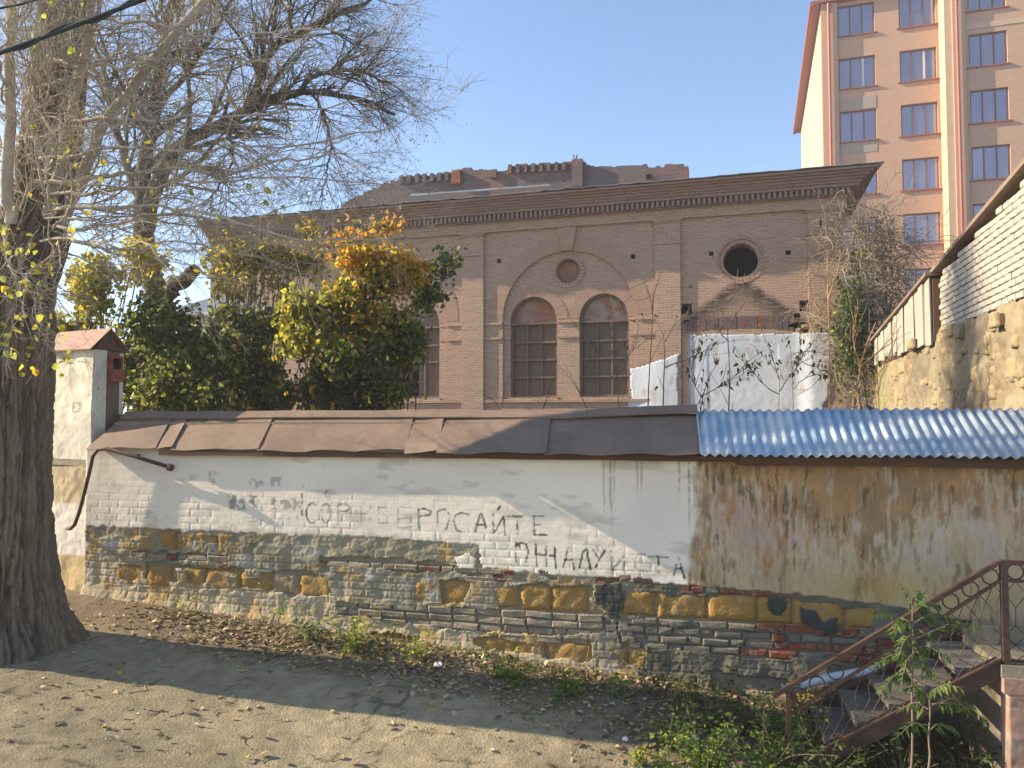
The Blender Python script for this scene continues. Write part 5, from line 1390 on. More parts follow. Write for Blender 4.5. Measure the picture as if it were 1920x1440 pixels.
def tree_limbs(defs, K=26, wob=.012):
    Ps, Rs = [], []
    for i, (pts, r0, r1) in enumerate(defs):
        Ps.append(resample([at(*p) for p in pts], K, wob, 900 + i)); Rs.append(np.linspace(r0, r1, K))
    return np.array(Ps), np.array(Rs)
big = [([(60, 480, 7.9), (102, 340, 7.85), (118, 200, 7.75), (158, 20, 7.6), (190, -160, 7.5)], .06, .035),
       ([(60, 520, 8.0), (132, 400, 8.0), (160, 320, 8.0), (205, 212, 7.9), (330, 72, 7.7), (392, -8, 7.6), (500, -170, 7.5)], .062, .035),
       ([(20, 420, 7.6), (18, 250, 7.4), (25, 100, 7.3), (15, -120, 7.2)], .06, .035)]
thin = [([(70, 345, 7.9), (160, 332, 7.5), (260, 325, 7.2), (380, 312, 7.0), (480, 302, 6.9), (650, 288, 6.8)], .035, .008),
        ([(60, 135, 7.9), (130, 124, 7.4), (200, 130, 7.1), (290, 112, 7), (420, 108, 7), (560, 118, 6.9)], .028, .006),
        ([(80, 395, 7.9), (200, 385, 7.4), (330, 392, 7.1), (450, 402, 7), (540, 440, 6.9), (650, 456, 6.9), (800, 432, 7.0)], .030, .006),
        ([(90, 420, 7.8), (240, 398, 7.3), (380, 400, 7.1), (470, 420, 7), (560, 470, 6.9), (690, 470, 6.9), (770, 440, 7)], .026, .005),
        ([(70, 260, 7.9), (180, 225, 7.4), (300, 215, 7.1), (430, 205, 7), (620, 190, 6.9), (760, 150, 6.9)], .026, .005),
        ([(60, 470, 7.7), (150, 440, 7.2), (260, 470, 6.9), (330, 530, 6.8), (370, 590, 6.8)], .020, .004),
        ([(30, 470, 7.4), (40, 520, 7.1), (85, 560, 6.9), (80, 590, 6.9)], .016, .004),
        ([(10, 430, 7.3), (30, 520, 7.0), (28, 600, 6.9), (45, 640, 6.9)], .012, .003),
        ([(70, 300, 7.8), (220, 280, 7.3), (420, 262, 7.0), (640, 245, 6.9), (840, 200, 7.0)], .024, .004),
        ([(80, 360, 7.8), (300, 352, 7.2), (520, 330, 6.9), (700, 345, 6.9), (820, 330, 7.0)], .024, .004),
        ([(60, 60, 7.8), (200, 40, 7.3), (380, 60, 7.0), (560, 40, 6.9), (700, 80, 6.9)], .026, .005),
        ([(90, 440, 7.9), (230, 470, 7.4), (330, 440, 7.2), (470, 470, 7.1), (600, 520, 7.0)], .018, .004)]
for k in range(15):
    x0 = rg.uniform(20, 100); y0 = rg.uniform(-90, 460); y1 = y0 + rg.uniform(-110, 60); x1 = rg.uniform(280, 780); Y1 = rg.uniform(6.3, 9.6)
    thin.append(([(x0, y0, 7.9), (x0 * .66 + x1 * .34, y0 * .5 + y1 * .5 + rg.uniform(-60, 60), 7.5), (x0 * .3 + x1 * .7, y1 + rg.uniform(-20, 30), (7.5 + Y1) / 2), (x1, y1 + rg.uniform(-50, 20), Y1)], rg.uniform(.010, .018), .003))
for k in range(14):
    x0 = rg.uniform(-10, 110); y0 = rg.uniform(60, 460)
    thin.append(([(x0, y0, 7.4), (x0 + rg.uniform(-40, 60), y0 - 130, 7.1), (x0 + rg.uniform(-80, 120), y0 - 300, 6.9)], .016, .004))
Pb, Rb = tree_limbs(big); Pt, Rt = tree_limbs(thin, 26, .024); Rt = Rt * .8
c1, r1 = sprout(Pt, Rt, 17, .35, 1.15, .12, .75, (0, 0, .10), 7, .55, rg, .6)
c1b, r1b = sprout(Pb, Rb * .35, 16, .5, 1.6, .1, .8, (0, 0, .12), 7, .5, rg, .6)
c1 = np.concatenate([c1, c1b]); r1 = np.concatenate([r1, r1b])
c2, r2 = sprout(c1, r1, 6, .14, .55, .15, .8, (0, 0, .06), 5, .6, rg, .65, .0013)
c3, r3 = sprout(c2, r2, 2, .06, .22, .2, .8, (0, 0, .04), 4, .5, rg, .8, .0012)
# the same kind of twigs clothing the stem
stem = resample([at(15, 470, 7.6), at(60, 330, 8.2), at(85, 100, 8.4), at(95, -100, 8.5)], 26)[None]
cs, rs_ = sprout(stem, np.full((1, 26), .016), 150, .3, 1.1, .0, 1.6, (.05, -.12, .25), 7, .5, rg, .6)
cs2, rs2 = sprout(cs, rs_, 6, .12, .5, .15, .8, (0, 0, .08), 5, .6, rg, .65, .0013)
V, Fq = merge([tubes(Pb, Rb, 10), tubes(Pt, Rt, 6)])
link('limbs', np_mesh('limbs', V - tb, Fq, M['twig'], None, True), tree)
V, Fq = merge([tubes(c1, r1, 4), tubes(c2, r2, 3), tubes(c3, r3, 3), tubes(cs, rs_, 4), tubes(cs2, rs2, 3)])
link('crown', np_mesh('crown', V - tb, Fq, M['twig'], None, False), tree)
# leaves still hanging on
tips = c2[:, -1]
px_ = tips[:, 0] / tips[:, 1] * FPX + 960; py_ = 785 - (tips[:, 2] - EYE) / tips[:, 1] * FPX
prob = np.where(px_ < 140, .10, .018) * np.where(py_ > 250, 2.0, .5)
sel = tips[(rg.random(len(tips)) < prob) & (px_ < 560)]
extra = np.array([at(*p) for p in [(15, 545, 6.9), (33, 545, 6.9), (30, 640, 6.9), (38, 660, 6.9), (25, 615, 6.9), (122, 685, 6.9), (130, 672, 6.9), (12, 535, 6.9), (45, 440, 7), (60, 470, 7), (20, 420, 7), (22, 480, 7), (70, 500, 7), (78, 540, 7), (95, 500, 7), (8, 600, 7), (40, 580, 7), (55, 520, 7), (35, 690, 6.9), (10, 660, 6.9)]])
extra = np.concatenate([extra + rg.normal(0, .05, extra.shape) for _ in range(3)])
pos = np.concatenate([sel, extra])
lv = leaves(pos, rg.uniform(.05, .085, len(pos)), pick([(YE, 4), (YG, 5), ((.33, .36, .08), 3)], len(pos), rg), rg, 0, .45, .15, .8)
link('leaves', np_mesh('leaves', lv[0] - tb, lv[1], M['leaf'], lv[2]), tree)

# ================================================================== YARD TREE behind the wall
c = at(292, 760, 13.2)
yt = thing('yard_tree', 'dark leaning tree with arching limbs and fine twigs behind the shrubs', 'tree', (c.x, c.y, float(gz(c.x, c.y))))
yb = np.array(yt.location)
rg = np.random.default_rng(202)
Y2 = 13.2
trunks = [([(292, 800, Y2), (294, 640, Y2), (290, 560, Y2), (272, 500, Y2), (270, 430, Y2), (268, 380, Y2)], .24, .16),
          ([(300, 575, Y2), (318, 545, Y2), (345, 520, Y2 - .2), (366, 505, Y2 - .3)], .17, .10),
          ([(270, 440, Y2), (282, 390, Y2), (310, 310, Y2), (340, 264, Y2), (415, 235, Y2), (478, 192, Y2), (565, 167, Y2), (632, 170, Y2), (690, 185, Y2), (740, 215, Y2)], .15, .025),
          ([(470, 196, Y2), (488, 130, Y2), (512, 84, Y2), (548, 66, Y2), (632, 30, Y2), (720, -10, Y2)], .085, .02),
          ([(565, 167, Y2), (590, 140, Y2), (640, 120, Y2), (690, 128, Y2), (740, 160, Y2)], .05, .012),
          ([(268, 400, Y2), (272, 330, Y2), (290, 200, Y2 + .3), (298, 100, Y2 + .5), (325, -20, Y2 + .6), (340, -150, Y2 + .7)], .14, .06),
          ([(285, 230, Y2 + .2), (330, 160, Y2), (400, 60, Y2), (450, -40, Y2)], .06, .02),
          ([(548, 66, Y2), (545, 20, Y2), (560, -60, Y2)], .04, .015),
          ([(420, 232, Y2), (440, 300, Y2 - .2), (400, 350, Y2 - .3), (395, 400, Y2 - .3)], .035, .01),
          ([(268, 380, Y2), (220, 250, Y2 + .5), (190, 120, Y2 + .8), (150, 0, Y2 + 1)], .08, .03),
          ([(590, 165, Y2), (610, 250, Y2 - .2), (605, 330, Y2 - .3), (600, 372, Y2 - .4)], .025, .008)]
Pb, Rb = tree_limbs(trunks, 30, .016)
up = slice(2, None)
c1, r1 = sprout(Pb[up], Rb[up], 27, .6, 2.1, .12, .95, (.08, 0, .10), 8, .55, rg, .45, .004)
c2, r2 = sprout(c1, r1, 8, .35, 1.1, .15, .8, (.05, 0, .02), 6, .6, rg, .6, .002)
c3, r3 = sprout(c2, r2, 4, .15, .6, .15, .75, (.03, 0, -.02), 5, .6, rg, .75, .0012)
V, Fq = merge([tubes(Pb[:2], Rb[:2], 14), tubes(Pb[2:], Rb[2:], 9), tubes(c1, r1, 5)])
link('trunk', np_mesh('trunk', V - yb, Fq, M['darktwig'], None, True), yt)
V, Fq = merge([tubes(c2, r2, 3), tubes(c3, r3, 3)])
link('crown', np_mesh('crown', V - yb, Fq, M['finetwig'], None, False), yt)
pos = np.concatenate([c3[::3, -1], c3[::4, 2]]) + rg.normal(0, .03, (len(c3[::3]) + len(c3[::4]), 3))
lv = leaves(pos, rg.uniform(.025, .06, len(pos)), pick([(OL, 5), (TN, 2), (YG, 2)], len(pos), rg), rg, 0, .3, .15, .5)
link('leaves', np_mesh('leaves', lv[0] - yb, lv[1], M['leaf'], lv[2]), yt)

# ================================================================== SHRUBS behind the wall
def shrub(name, label, blobs, seed, cat='shrub', size=(.055, .11), stems=14, stemmat='darktwig'):
    """blobs: (px, py, Y, rx, rz in pixels, depth in m, count, palette)."""
    rg = np.random.default_rng(seed)
    b0 = blobs[0]; base = at(b0[0], 770, b0[2]); base.z = float(gz(base.x, base.y))
    t = thing(name, label, cat, base)
    bb = np.array(base); LV = []; tipsl = []
    for (x, y, Y, rx, rz, dep, n, pal) in blobs:
        c = np.array(at(x, y, Y)); k = Y / FPX
        ncl = max(6, n // 15)
        ns = 4 + int(rx * rz / 1100); sub_ = norm(rg.normal(0, 1, (ns, 3))) * rg.uniform(.3, 1.0, (ns, 1)); sr = rg.uniform(.16, .46, (ns, 1))
        ws = rg.integers(0, ns, ncl)
        dirs = sub_[ws] + norm(rg.normal(0, 1, (ncl, 3))) * rg.uniform(.2, 1.1, (ncl, 1)) ** .6 * sr[ws]
        cl = c + dirs * np.array([rx * k, dep, rz * k])
        if n > 600: tipsl.append(cl)
        who = rg.integers(0, ncl, n)
        pos = cl[who] + rg.normal(0, .095, (n, 3))
        tint = rg.uniform(.65, 1.35, (ncl, 1))[who]
        LV.append(leaves(pos, rg.uniform(*size, n), pick(pal, n, rg) * tint, rg, 0, .42, .16, .5))
    V = []; Fq = []; C = []; n0 = 0
    for v, f, c in LV: V.append(v); Fq.append(f + n0); C.append(c); n0 += len(v)
    link('foliage', np_mesh('foliage', np.concatenate(V) - bb, np.concatenate(Fq), M['leaf'], np.clip(np.concatenate(C), 0, 1)), t)
    tips = np.concatenate(tipsl) if tipsl else cl; st = []
    for q in tips[rg.choice(len(tips), min(len(tips), stems * 6), replace=False)]:
        a = bb + rg.normal(0, 1, 3) * np.array([.35, .25, 0]); m = a * .45 + q * .55 + rg.normal(0, .12, 3)
        st.append(resample([a, a * .7 + m * .3, m, q], 9, .015, int(rg.integers(9999))))
    P = np.array(st); Rr = np.linspace(.018, .004, 9)[None].repeat(len(P), 0)
    P2, R2 = sprout(P, Rr, 5, .2, .6, .35, .8, (0, 0, .05), 5, .5, rg, .5, .0022)
    V, Fq = merge([tubes(P, Rr, 5), tubes(P2, R2, 3)])
    link('stems', np_mesh('stems', V - bb, Fq, M[stemmat]), t)
    tp_ = np.concatenate([P2[:, -1], P2[:, -2], P2[:, 2]]); tp_ = tp_[rg.random(len(tp_)) < .8] + 0
    tp_ = tp_[tp_[:, 2] > bb[2] + 1.6] + rg.normal(0, .03, (int((tp_[:, 2] > bb[2] + 1.6).sum()), 3))
    lv = leaves(tp_, rg.uniform(*size, len(tp_)), pick(blobs[0][7], len(tp_), rg), rg, 0, .42, .16, .6)
    link('outer_leaves', np_mesh('outer_leaves', lv[0] - bb, lv[1], M['leaf'], np.clip(lv[2], 0, 1)), t)
    return t
shrub('shrub', 'dark green shrub mass between the gate pillar and the orange-tipped shrub', [(380, 690, 11.2, 125, 95, .7, 3200, [(DG, 6), (OL, 4), (YG, 1.2)]), (300, 620, 11.6, 75, 95, .6, 1700, [(DG, 5), (OL, 4), (YG, 1)]), (450, 640, 11.4, 75, 80, .5, 1700, [(DG, 4), (OL, 4), (YG, 2), (YE, .6)]), (255, 690, 12.2, 50, 80, .3, 2000, [(DG, 6), (OL, 3)]), (270, 745, 11.9, 60, 35, .25, 1300, [(DG, 6), (OL, 3)]), (490, 715, 11.7, 60, 55, .3, 1600, [(DG, 6), (OL, 4)]), (330, 735, 10.6, 90, 30, .3, 1500, [(OL, 4), (YG, 3), (DG, 3)])], 31)
shrub('shrub', 'tall climbing shrub with bright orange-yellow top beside the arched windows', [(720, 500, 11.2, 72, 46, .4, 1700, [(OR, 6), (YE, 6), (OL, 1)]), (690, 590, 11.2, 95, 85, .5, 3000, [(OL, 4), (YE, 3), (OR, 3), (DG, 4), (YG, 2)]), (660, 700, 11.0, 108, 75, .6, 3300, [(DG, 8), (OL, 5), (YG, 1)]), (590, 610, 11.0, 62, 75, .4, 1900, [(YG, 4), (YE, 3), (OL, 4)]), (735, 650, 11.2, 44, 95, .3, 2000, [(DG, 6), (OL, 3), (YE, .6)]), (768, 620, 11.2, 26, 40, .2, 650, [(DG, 5), (OL, 4), (YE, 1)]), (610, 735, 11.3, 90, 38, .3, 1600, [(DG, 6), (OL, 4)]), (700, 740, 11.2, 75, 32, .3, 1200, [(DG, 6), (OL, 4)]), (690, 445, 11.4, 100, 38, .35, 500, [(OR, 4), (TN, 3), (OL, 2)]), (828, 500, 11.4, 20, 24, .15, 200, [(DG, 7), (OL, 1)]), (796, 545, 11.4, 30, 34, .2, 380, [(DG, 7), (OL, 2)])], 32)
shrub('shrub', 'loose yellow-leaved shrub rising behind the gate pillar roof', [(170, 540, 11.8, 80, 62, .5, 1500, [(YE, 5), (YG, 6), (OL, 3)]), (130, 610, 11.4, 50, 50, .4, 1100, [(YG, 5), (OL, 5), (YE, 2)]), (240, 500, 12, 70, 45, .4, 700, [(YE, 5), (YG, 5)])], 33, stems=8)
shrub('shrub', 'thin olive shrub of fading leaves against the brick cornice', [(450, 500, 12.4, 105, 62, .5, 1500, [(OL, 5), (YE, 3), (TN, 3), (YG, 2)]), (560, 470, 12.4, 85, 48, .4, 700, [(OL, 4), (TN, 4), (YE, 2)])], 34, stems=14, stemmat='vine')

# vine tangle at the corner of the brick building
rg = np.random.default_rng(77)
c = at(1650, 760, 20.2)
vine = thing('vine_tangle', 'thick tangle of dry bare vines with green ivy on the brick hall corner', 'vine', (c.x, c.y, float(gz(c.x, c.y))))
vb = np.array(vine.location)
Ps = []
for k in range(430):
    x = rg.normal(1640, 42); y = rg.uniform(395, 700); x += (y - 400) * -.02
    Y = rg.uniform(19.6, 21.2); p = [np.array(at(x, y, Y))]; d = norm(rg.normal(0, 1, 3) * np.array([1, .4, 1]))
    bend = rg.normal(0, .55, 3)
    for j in range(9):
        d = norm(d + bend * .45 + rg.normal(0, .25, 3) + np.array([0, 0, -.12])); p.append(p[-1] + d * rg.uniform(.10, .24))
    Ps.append(p)
P = np.array(Ps); Rr = np.linspace(.018, .006, 10)[None].repeat(len(P), 0) * rg.uniform(.5, 1.3, (len(P), 1))
P2, R2 = sprout(P, Rr, 7, .2, .9, .1, .9, (.05, 0, -.05), 6, .9, rg, .5, .004)
V, Fq = merge([tubes(P, Rr, 5), tubes(P2, R2, 3)])
link('stems', np_mesh('stems', V - vb, Fq, M['vine']), vine)
main = [resample([at(1600 + 14 * k, 770, 20.4), at(1605 + 12 * k, 640, 20.3), at(1600 + 14 * k, 500, 20.4), at(1610 + 10 * k, 410, 20.5)], 14, .05, k) for k in range(6)]
V, Fq = tubes(np.array(main), np.linspace(.05, .02, 14)[None].repeat(6, 0), 6)
link('trunk', np_mesh('trunk', V - vb, Fq, M['vine']), vine)
n = 1500
pos = np.array([np.array(at(rg.normal(1603, 18), rg.normal(620, 48), rg.uniform(19.3, 20.2))) for _ in range(n)])
lv = leaves(pos, rg.uniform(.08, .16, n), pick([((.06, .11, .022), 5), (DG, 3), (YG, .8)], n, rg), rg, 0, .45, .15, .5)
link('foliage', np_mesh('foliage', lv[0] - vb, lv[1], M['leaf'], lv[2]), vine)

# young bare saplings behind the wall
def sapling(label, stems, Y, mat, r0, seed, leafn=0, branchy=6):
    rg = np.random.default_rng(seed)
    x0, y0 = stems[0][0]; b = at(x0, y0, Y); b.z = float(gz(b.x, b.y))
    t = thing('sapling', label, 'sapling', b); bb = np.array(b); Ps = []
    for s_ in stems:
        pts = [at(x, y, Y + .15 * i * (1 if k_ % 2 else -1) * .3) for i, (x, y) in enumerate(s_) for k_ in (1,)]
        if s_ is stems[0]: pts = [b] + pts
        Ps.append(resample(pts, 14, .006, int(rg.integers(9999))))
    P = np.array(Ps); Rr = np.linspace(r0, r0 * .35, 14)[None].repeat(len(P), 0); Rr[1:] *= .6
    P2, R2 = sprout(P, Rr, branchy, .25, .9, .3, .55, (0, 0, .28), 7, .25, rg, .5, .003)
    V, Fq = merge([tubes(P, Rr, 7), tubes(P2, R2, 4)])
    link('stem', np_mesh('stem', V - bb, Fq, M[mat], None, True), t)
    if leafn:
        who = rg.integers(0, len(P2), leafn); kk = rg.integers(2, 7, leafn)
        pos = P2[who, kk] + rg.normal(0, .03, (leafn, 3))
        lv = leaves(pos, rg.uniform(.05, .10, leafn), pick([((.05, .055, .026), 6), ((.12, .10, .045), 3), (OL, 1)], leafn, rg), rg, 0, .24, .15, 2.2)
        link('leaves', np_mesh('leaves', lv[0] - bb, lv[1], M['leaf'], lv[2]), t)
    return t
S_ = 10.8
sapling('tall orange-barked sapling forking beside the ivy at the hall corner', [[(1556, 790), (1556, 680), (1553, 590), (1550, 510), (1552, 470)], [(1553, 600), (1535, 580), (1518, 548)], [(1553, 560), (1565, 520), (1577, 470)]], S_, 'sapling', .022, 1, 0, 3)
sapling('leaning orange sapling right of the hall corner with many thin shoots', [[(1594, 790), (1608, 740), (1614, 680), (1632, 630), (1642, 605)], [(1612, 690), (1650, 655), (1690, 610)], [(1608, 730), (1650, 700), (1680, 660)], [(1614, 690), (1600, 640), (1605, 590)]], S_, 'sapling', .02, 2, 0, 5)
sapling('straight thin sapling in front of the pilaster left of whitewash', [[(1214, 790), (1218, 700), (1222, 620), (1226, 540), (1240, 508)]], S_ + .4, 'darktwig', .014, 3, 0, 3)
sapling('pale forked sapling before the narrow brick pier', [[(1243, 790), (1246, 720), (1248, 640), (1236, 610), (1226, 595)], [(1248, 640), (1270, 605), (1292, 585)], [(1247, 690), (1300, 670), (1330, 655)]], S_ + .2, 'greystem', .018, 4, 30, 4)
sapling('slim sapling fanning out at its top before the whitewashed arch', [[(1368, 790), (1369, 720), (1366, 640), (1362, 600), (1350, 575)], [(1364, 620), (1385, 580), (1398, 565)], [(1366, 640), (1340, 610), (1330, 600)]], S_ + .2, 'greystem', .018, 5, 0, 6)
sapling('low branching sapling with dark hanging leaves left of whitewashed arch', [[(1312, 790), (1318, 740), (1330, 700), (1345, 680)], [(1316, 745), (1290, 700), (1300, 670)], [(1318, 740), (1350, 725), (1385, 700)]], S_, 'darktwig', .012, 6, 90, 7)
sapling('spreading sapling with hanging dark leaves before right half of the whitewash', [[(1460, 790), (1460, 740), (1462, 710), (1448, 670), (1440, 640)], [(1460, 735), (1490, 690), (1520, 640)], [(1460, 740), (1430, 720), (1405, 690)]], S_, 'darktwig', .012, 7, 70, 7)
sapling('thin upright leafy sapling right of the whitewashed arch', [[(1487, 790), (1486, 720), (1484, 670), (1482, 650)], [(1486, 730), (1510, 705), (1545, 700)]], S_ + .2, 'greystem', .012, 8, 60, 5)
sapling('bushy pale sapling before the second boarded window', [[(1162, 790), (1160, 740), (1158, 680), (1150, 640)], [(1160, 700), (1180, 660), (1200, 630)], [(1160, 720), (1130, 690), (1110, 650), (1080, 610)], [(1158, 690), (1140, 640), (1145, 600)]], S_, 'greystem', .016, 9, 8, 6)
sapling('short bent twig sapling before the lower left pilaster', [[(945, 790), (942, 760), (905, 738)], [(942, 765), (945, 730)]], S_, 'greystem', .012, 10, 0, 1)
sapling('dry forked twig between the two boarded windows', [[(1010, 790), (1000, 768), (985, 760)], [(1010, 785), (1035, 735), (1036, 725)], [(1110, 790), (1085, 730), (1062, 690), (1058, 680)]], S_, 'darktwig', .010, 11, 0, 1)
sapling('bare orange shoot standing before the neighbouring house corner', [[(1648, 790), (1645, 720), (1643, 660)], [(1646, 740), (1655, 690), (1665, 660)]], S_ + .5, 'sapling', .014, 12, 0, 3)

# ================================================================== OVERHEAD CABLES
def cable(label, pts, r, Y):
    P = resample([at(x, y, Y + dy) for x, y, dy in pts], 30)
    t = thing('overhead_cable', label, 'cable', tuple(P[0]))
    link('conductor', MB().tube([p - P[0] for p in P], r, 8).mesh('conductor', M['cable'], True), t)
    off = np.array([.0, .0, r * 1.9]); tw = [p - P[0] + off * math.cos(i * .9) + np.array([0, r * 1.9, 0]) * math.sin(i * .9) * .3 for i, p in enumerate(P)]
    link('carrier_wire', MB().tube(tw, r * .55, 6).mesh('carrier_wire', M['cable'], True), t)
cable('thick black overhead cable crossing the top left corner', [(-160, 158, .0), (0, 99, 0), (130, 52, 0), (272, -2, 0), (420, -62, 0)], .0125, 4.2)
cable('thin overhead cable at the very top left', [(-120, 40, 0), (0, 17, 0), (60, 2, 0), (150, -20, 0)], .0045, 4.6)

# ================================================================== WEEDS, LEAVES, LITTER
def weed(label, px, py, h, n, pal, seed, size=(.03, .06), spread=.5, perstem=14, bare=False, group=None, name='weed'):
    rg = np.random.default_rng(seed)
    b = ground_hit(px, py); bb = np.array(b)
    t = thing(name, label, 'weed', b, 0, group)
    d = norm(np.stack([rg.normal(0, spread, n), rg.normal(0, spread, n) - .1, np.ones(n)], -1)); L = rg.uniform(.5, 1.05, n) * h; K = 7
    P = np.empty((n, K, 3)); P[:, 0] = bb + rg.normal(0, .03, (n, 3)) * np.array([1, 1, 0]); dd = d.copy()
    for k in range(1, K):
        dd = norm(dd + rg.normal(0, .16, (n, 3)) + np.array([0, 0, -.05 * k * .3])); P[:, k] = P[:, k - 1] + dd * (L / (K - 1))[:, None]
    Rr = np.linspace(.0055, .002, K)[None].repeat(n, 0)
    V, Fq = tubes(P, Rr, 4)
    link('stems', np_mesh('stems', V - bb, Fq, M['vine' if bare else 'finetwig']), t)
    if not bare:
        m = n * perstem; who = rg.integers(0, n, m); kk = rg.integers(1, K, m)
        pos = P[who, kk] + rg.normal(0, .03, (m, 3))
        lv = leaves(pos, rg.uniform(*size, m), pick(pal, m, rg), rg, .25, .3, .14)
        link('foliage', np_mesh('foliage', lv[0] - bb, lv[1], M['leaf'], lv[2]), t)
    return t
G1 = [((.17, .26, .05), 5), ((.27, .34, .065), 3), ((.10, .17, .04), 3)]
G2 = [((.38, .40, .07), 5), ((.25, .33, .06), 4)]
G3 = [((.18, .24, .10), 5), ((.26, .31, .15), 3), ((.11, .16, .06), 2)]
wd = [('sparse yellowish weed at wall foot under the bent pipe\'s shadow', 350, 1150, .38, 4, G2, .5, 9), ('greyish green leafy weed, left of the two at the wall', 580, 1205, .42, 11, G3, .4, 20), ('bushy yellow-green weed at the wall left of the brick courses', 665, 1222, .52, 16, G2, .5, 24),
      ('small pale weed beside the hollow stone at wall foot', 790, 1240, .32, 9, G2, .5, 12), ('round bright green weed below the ochre hollow', 955, 1275, .26, 14, G1, .8, 18), ('low green weed patch right of the round weed', 1060, 1302, .26, 13, G1, 1.0, 16),
      ('small green weed below the wall crack', 1150, 1300, .22, 6, G1, .6, 12), ('thin sprig against the stone right of pipe shadow', 440, 1150, .26, 3, G2, .3, 8), ('tall thin sprig left of the grey-green weed', 505, 1170, .4, 3, G2, .25, 10),
      ('dark weed at the wall under the long crack', 1215, 1300, .42, 8, [(DG, 4), ((.09, .13, .04), 3)], .5, 14), ('straggling olive weed before the dark bricks', 1290, 1330, .50, 8, [(OL, 4), (DG, 3), (YG, 1)], .5, 12), ('bright yellow-green weed at leaf litter\'s right edge', 1255, 1400, .30, 8, G2, .6, 16),
      ('leafy green weed in front of the first railing post', 1470, 1400, .46, 16, G1, .6, 22), ('dense green weed clump, leftmost on the bottom edge by the steps', 1330, 1450, .55, 22, G1, .6, 28), ('feathery green weed clump on the bottom edge left of the steps', 1440, 1455, .62, 22, G1, .5, 30),
      ('green weed on bottom edge below the white scrap', 1260, 1460, .30, 10, G1, .7, 18), ('green weed in the shade under the lowest step', 1560, 1470, .52, 12, [((.08, .13, .03), 4), (DG, 3)], .5, 16), ('yellow-green weed at the first railing post\'s foot', 1510, 1330, .24, 6, G2, .6, 14),
      ('dark green weed left of the railing post', 1400, 1375, .48, 10, [(DG, 4), ((.07, .11, .03), 4)], .5, 18), ('low weed on the lower right edge of the asphalt', 1195, 1432, .16, 7, G2, .9, 12), ('shaded weed under the upper steps by the pier', 1690, 1475, .55, 14, [(DG, 4), ((.09, .13, .03), 3)], .5, 16),
      ('small weed between the pier and second sapling', 1800, 1480, .40, 6, [(DG, 3), (OL, 2)], .5, 12)]
for i, (lab, x, y, h, n, pal, sp_, ps) in enumerate(wd): weed(lab, x, y, h, n, pal, 600 + i, (.028, .058), sp_, ps)
for i, (lab, x, y, h, n) in enumerate([('pair of dry bare stalks against the ochre foot of the wall', 1395, 1345, .85, 2), ('lone dry stalk left of the railing foot', 1425, 1340, .70, 1), ('dry upright stalk in front of lowest step', 1551, 1460, .45, 2), ('single dry stalk at wall below pipe shadow', 392, 1160, .42, 1), ('dry stalks by the pale wall corner under the crack', 1100, 1270, .5, 4)]):
    weed(lab, x, y, h, n, G1, 660 + i, spread=.14, bare=True, name='dry_stalk')['category'] = 'dry stalk'

def pinnate(label, px, py, Y, top, fronds, seed):
    """Young tree-of-heaven: thin stem with long feathered leaves."""
    rg = np.random.default_rng(seed)
    b = at(px, py, Y); bb = np.array(b); t = thing('sapling', label, 'sapling', b)
    stem = resample([b, at(px + (top[0] - px) * .5 + 4, (py + top[1]) / 2, Y), at(top[0], top[1], Y)], 12, .004, seed)
    P = [stem]; Rr = [np.linspace(.008, .004, 12)]; LV = []
    for (x0, y0, x1, y1, dY, n) in fronds:
        a = np.array(at(x0, y0, Y)); e = np.array(at(x1, y1, Y + dY)); m = (a + e) / 2 + np.array([0, 0, .06])
        rr = resample([a, m, e], 12, .003, seed + int(x1)); P.append(rr); Rr.append(np.linspace(.004, .0015, 12))
        tt = np.linspace(.18, 1, n); pos = np.stack([np.interp(tt * 11, np.arange(12), rr[:, k]) for k in range(3)], -1); tn = norm(e - a)
        sdv = norm(np.cross(tn, np.array([0, -.35, 1.])))
        for sgn in (-1, 1):
            ax = norm(tn * .45 + sdv * sgn + np.array([0, 0, -.45]) + rg.normal(0, .28, (n, 3))); sz = rg.uniform(.055, .095, n)[:, None] * (1.1 - .5 * tt[:, None])
            nrv = norm(np.cross(ax, rg.normal(0, .3, (n, 3)) + tn)); s2 = np.cross(ax, nrv)
            mid = pos + ax * sz * .4
            V = np.stack([pos, mid + tn * sz * .2 + nrv * sz * .1, pos + ax * sz - np.array([0, 0, .012]), mid - tn * sz * .2 + nrv * sz * .1], 1).reshape(-1, 3); i = np.arange(n) * 4
            LV.append((V, np.concatenate([np.stack([i, i + 1, i + 2], -1), np.stack([i, i + 2, i + 3], -1)]), np.repeat(pick([((.10, .17, .035), 4), ((.16, .22, .04), 3), ((.05, .09, .03), 3)], n, rg), 4, 0)))
    V, Fq = merge([tubes(p[None], r_[None], 6) for p, r_ in zip(P, Rr)])
    link('stem', np_mesh('stem', V - bb, Fq, M['greystem'], None, True), t)
    V = []; Fq = []; C = []; n0 = 0
    for v, f, c in LV: V.append(v); Fq.append(f + n0); C.append(c); n0 += len(v)
    link('leaves', np_mesh('leaves', np.concatenate(V) - bb, np.concatenate(Fq), M['leaf'], np.concatenate(C)), t)
pinnate('slender green sapling with feathered leaves crossing the railing', 1708, 1475, 5.25, (1712, 1125), [(1711, 1260, 1650, 1300, -.1, 10), (1711, 1240, 1770, 1290, .1, 11), (1712, 1140, 1690, 1100, 0, 6), (1712, 1130, 1735, 1115, 0, 6), (1711, 1180, 1645, 1150, -.1, 10), (1712, 1170, 1790, 1160, .1, 12), (1711, 1200, 1830, 1170, .2, 14), (1711, 1215, 1780, 1235, -.1, 11), (1711, 1190, 1680, 1240, -.1, 10), (1710, 1230, 1640, 1250, 0, 12), (1711, 1210, 1740, 1270, -.15, 10), (1711, 1150, 1760, 1135, .1, 10), (1711, 1225, 1690, 1290, -.1, 8), (1711, 1165, 1670, 1190, .0, 9)], 71)
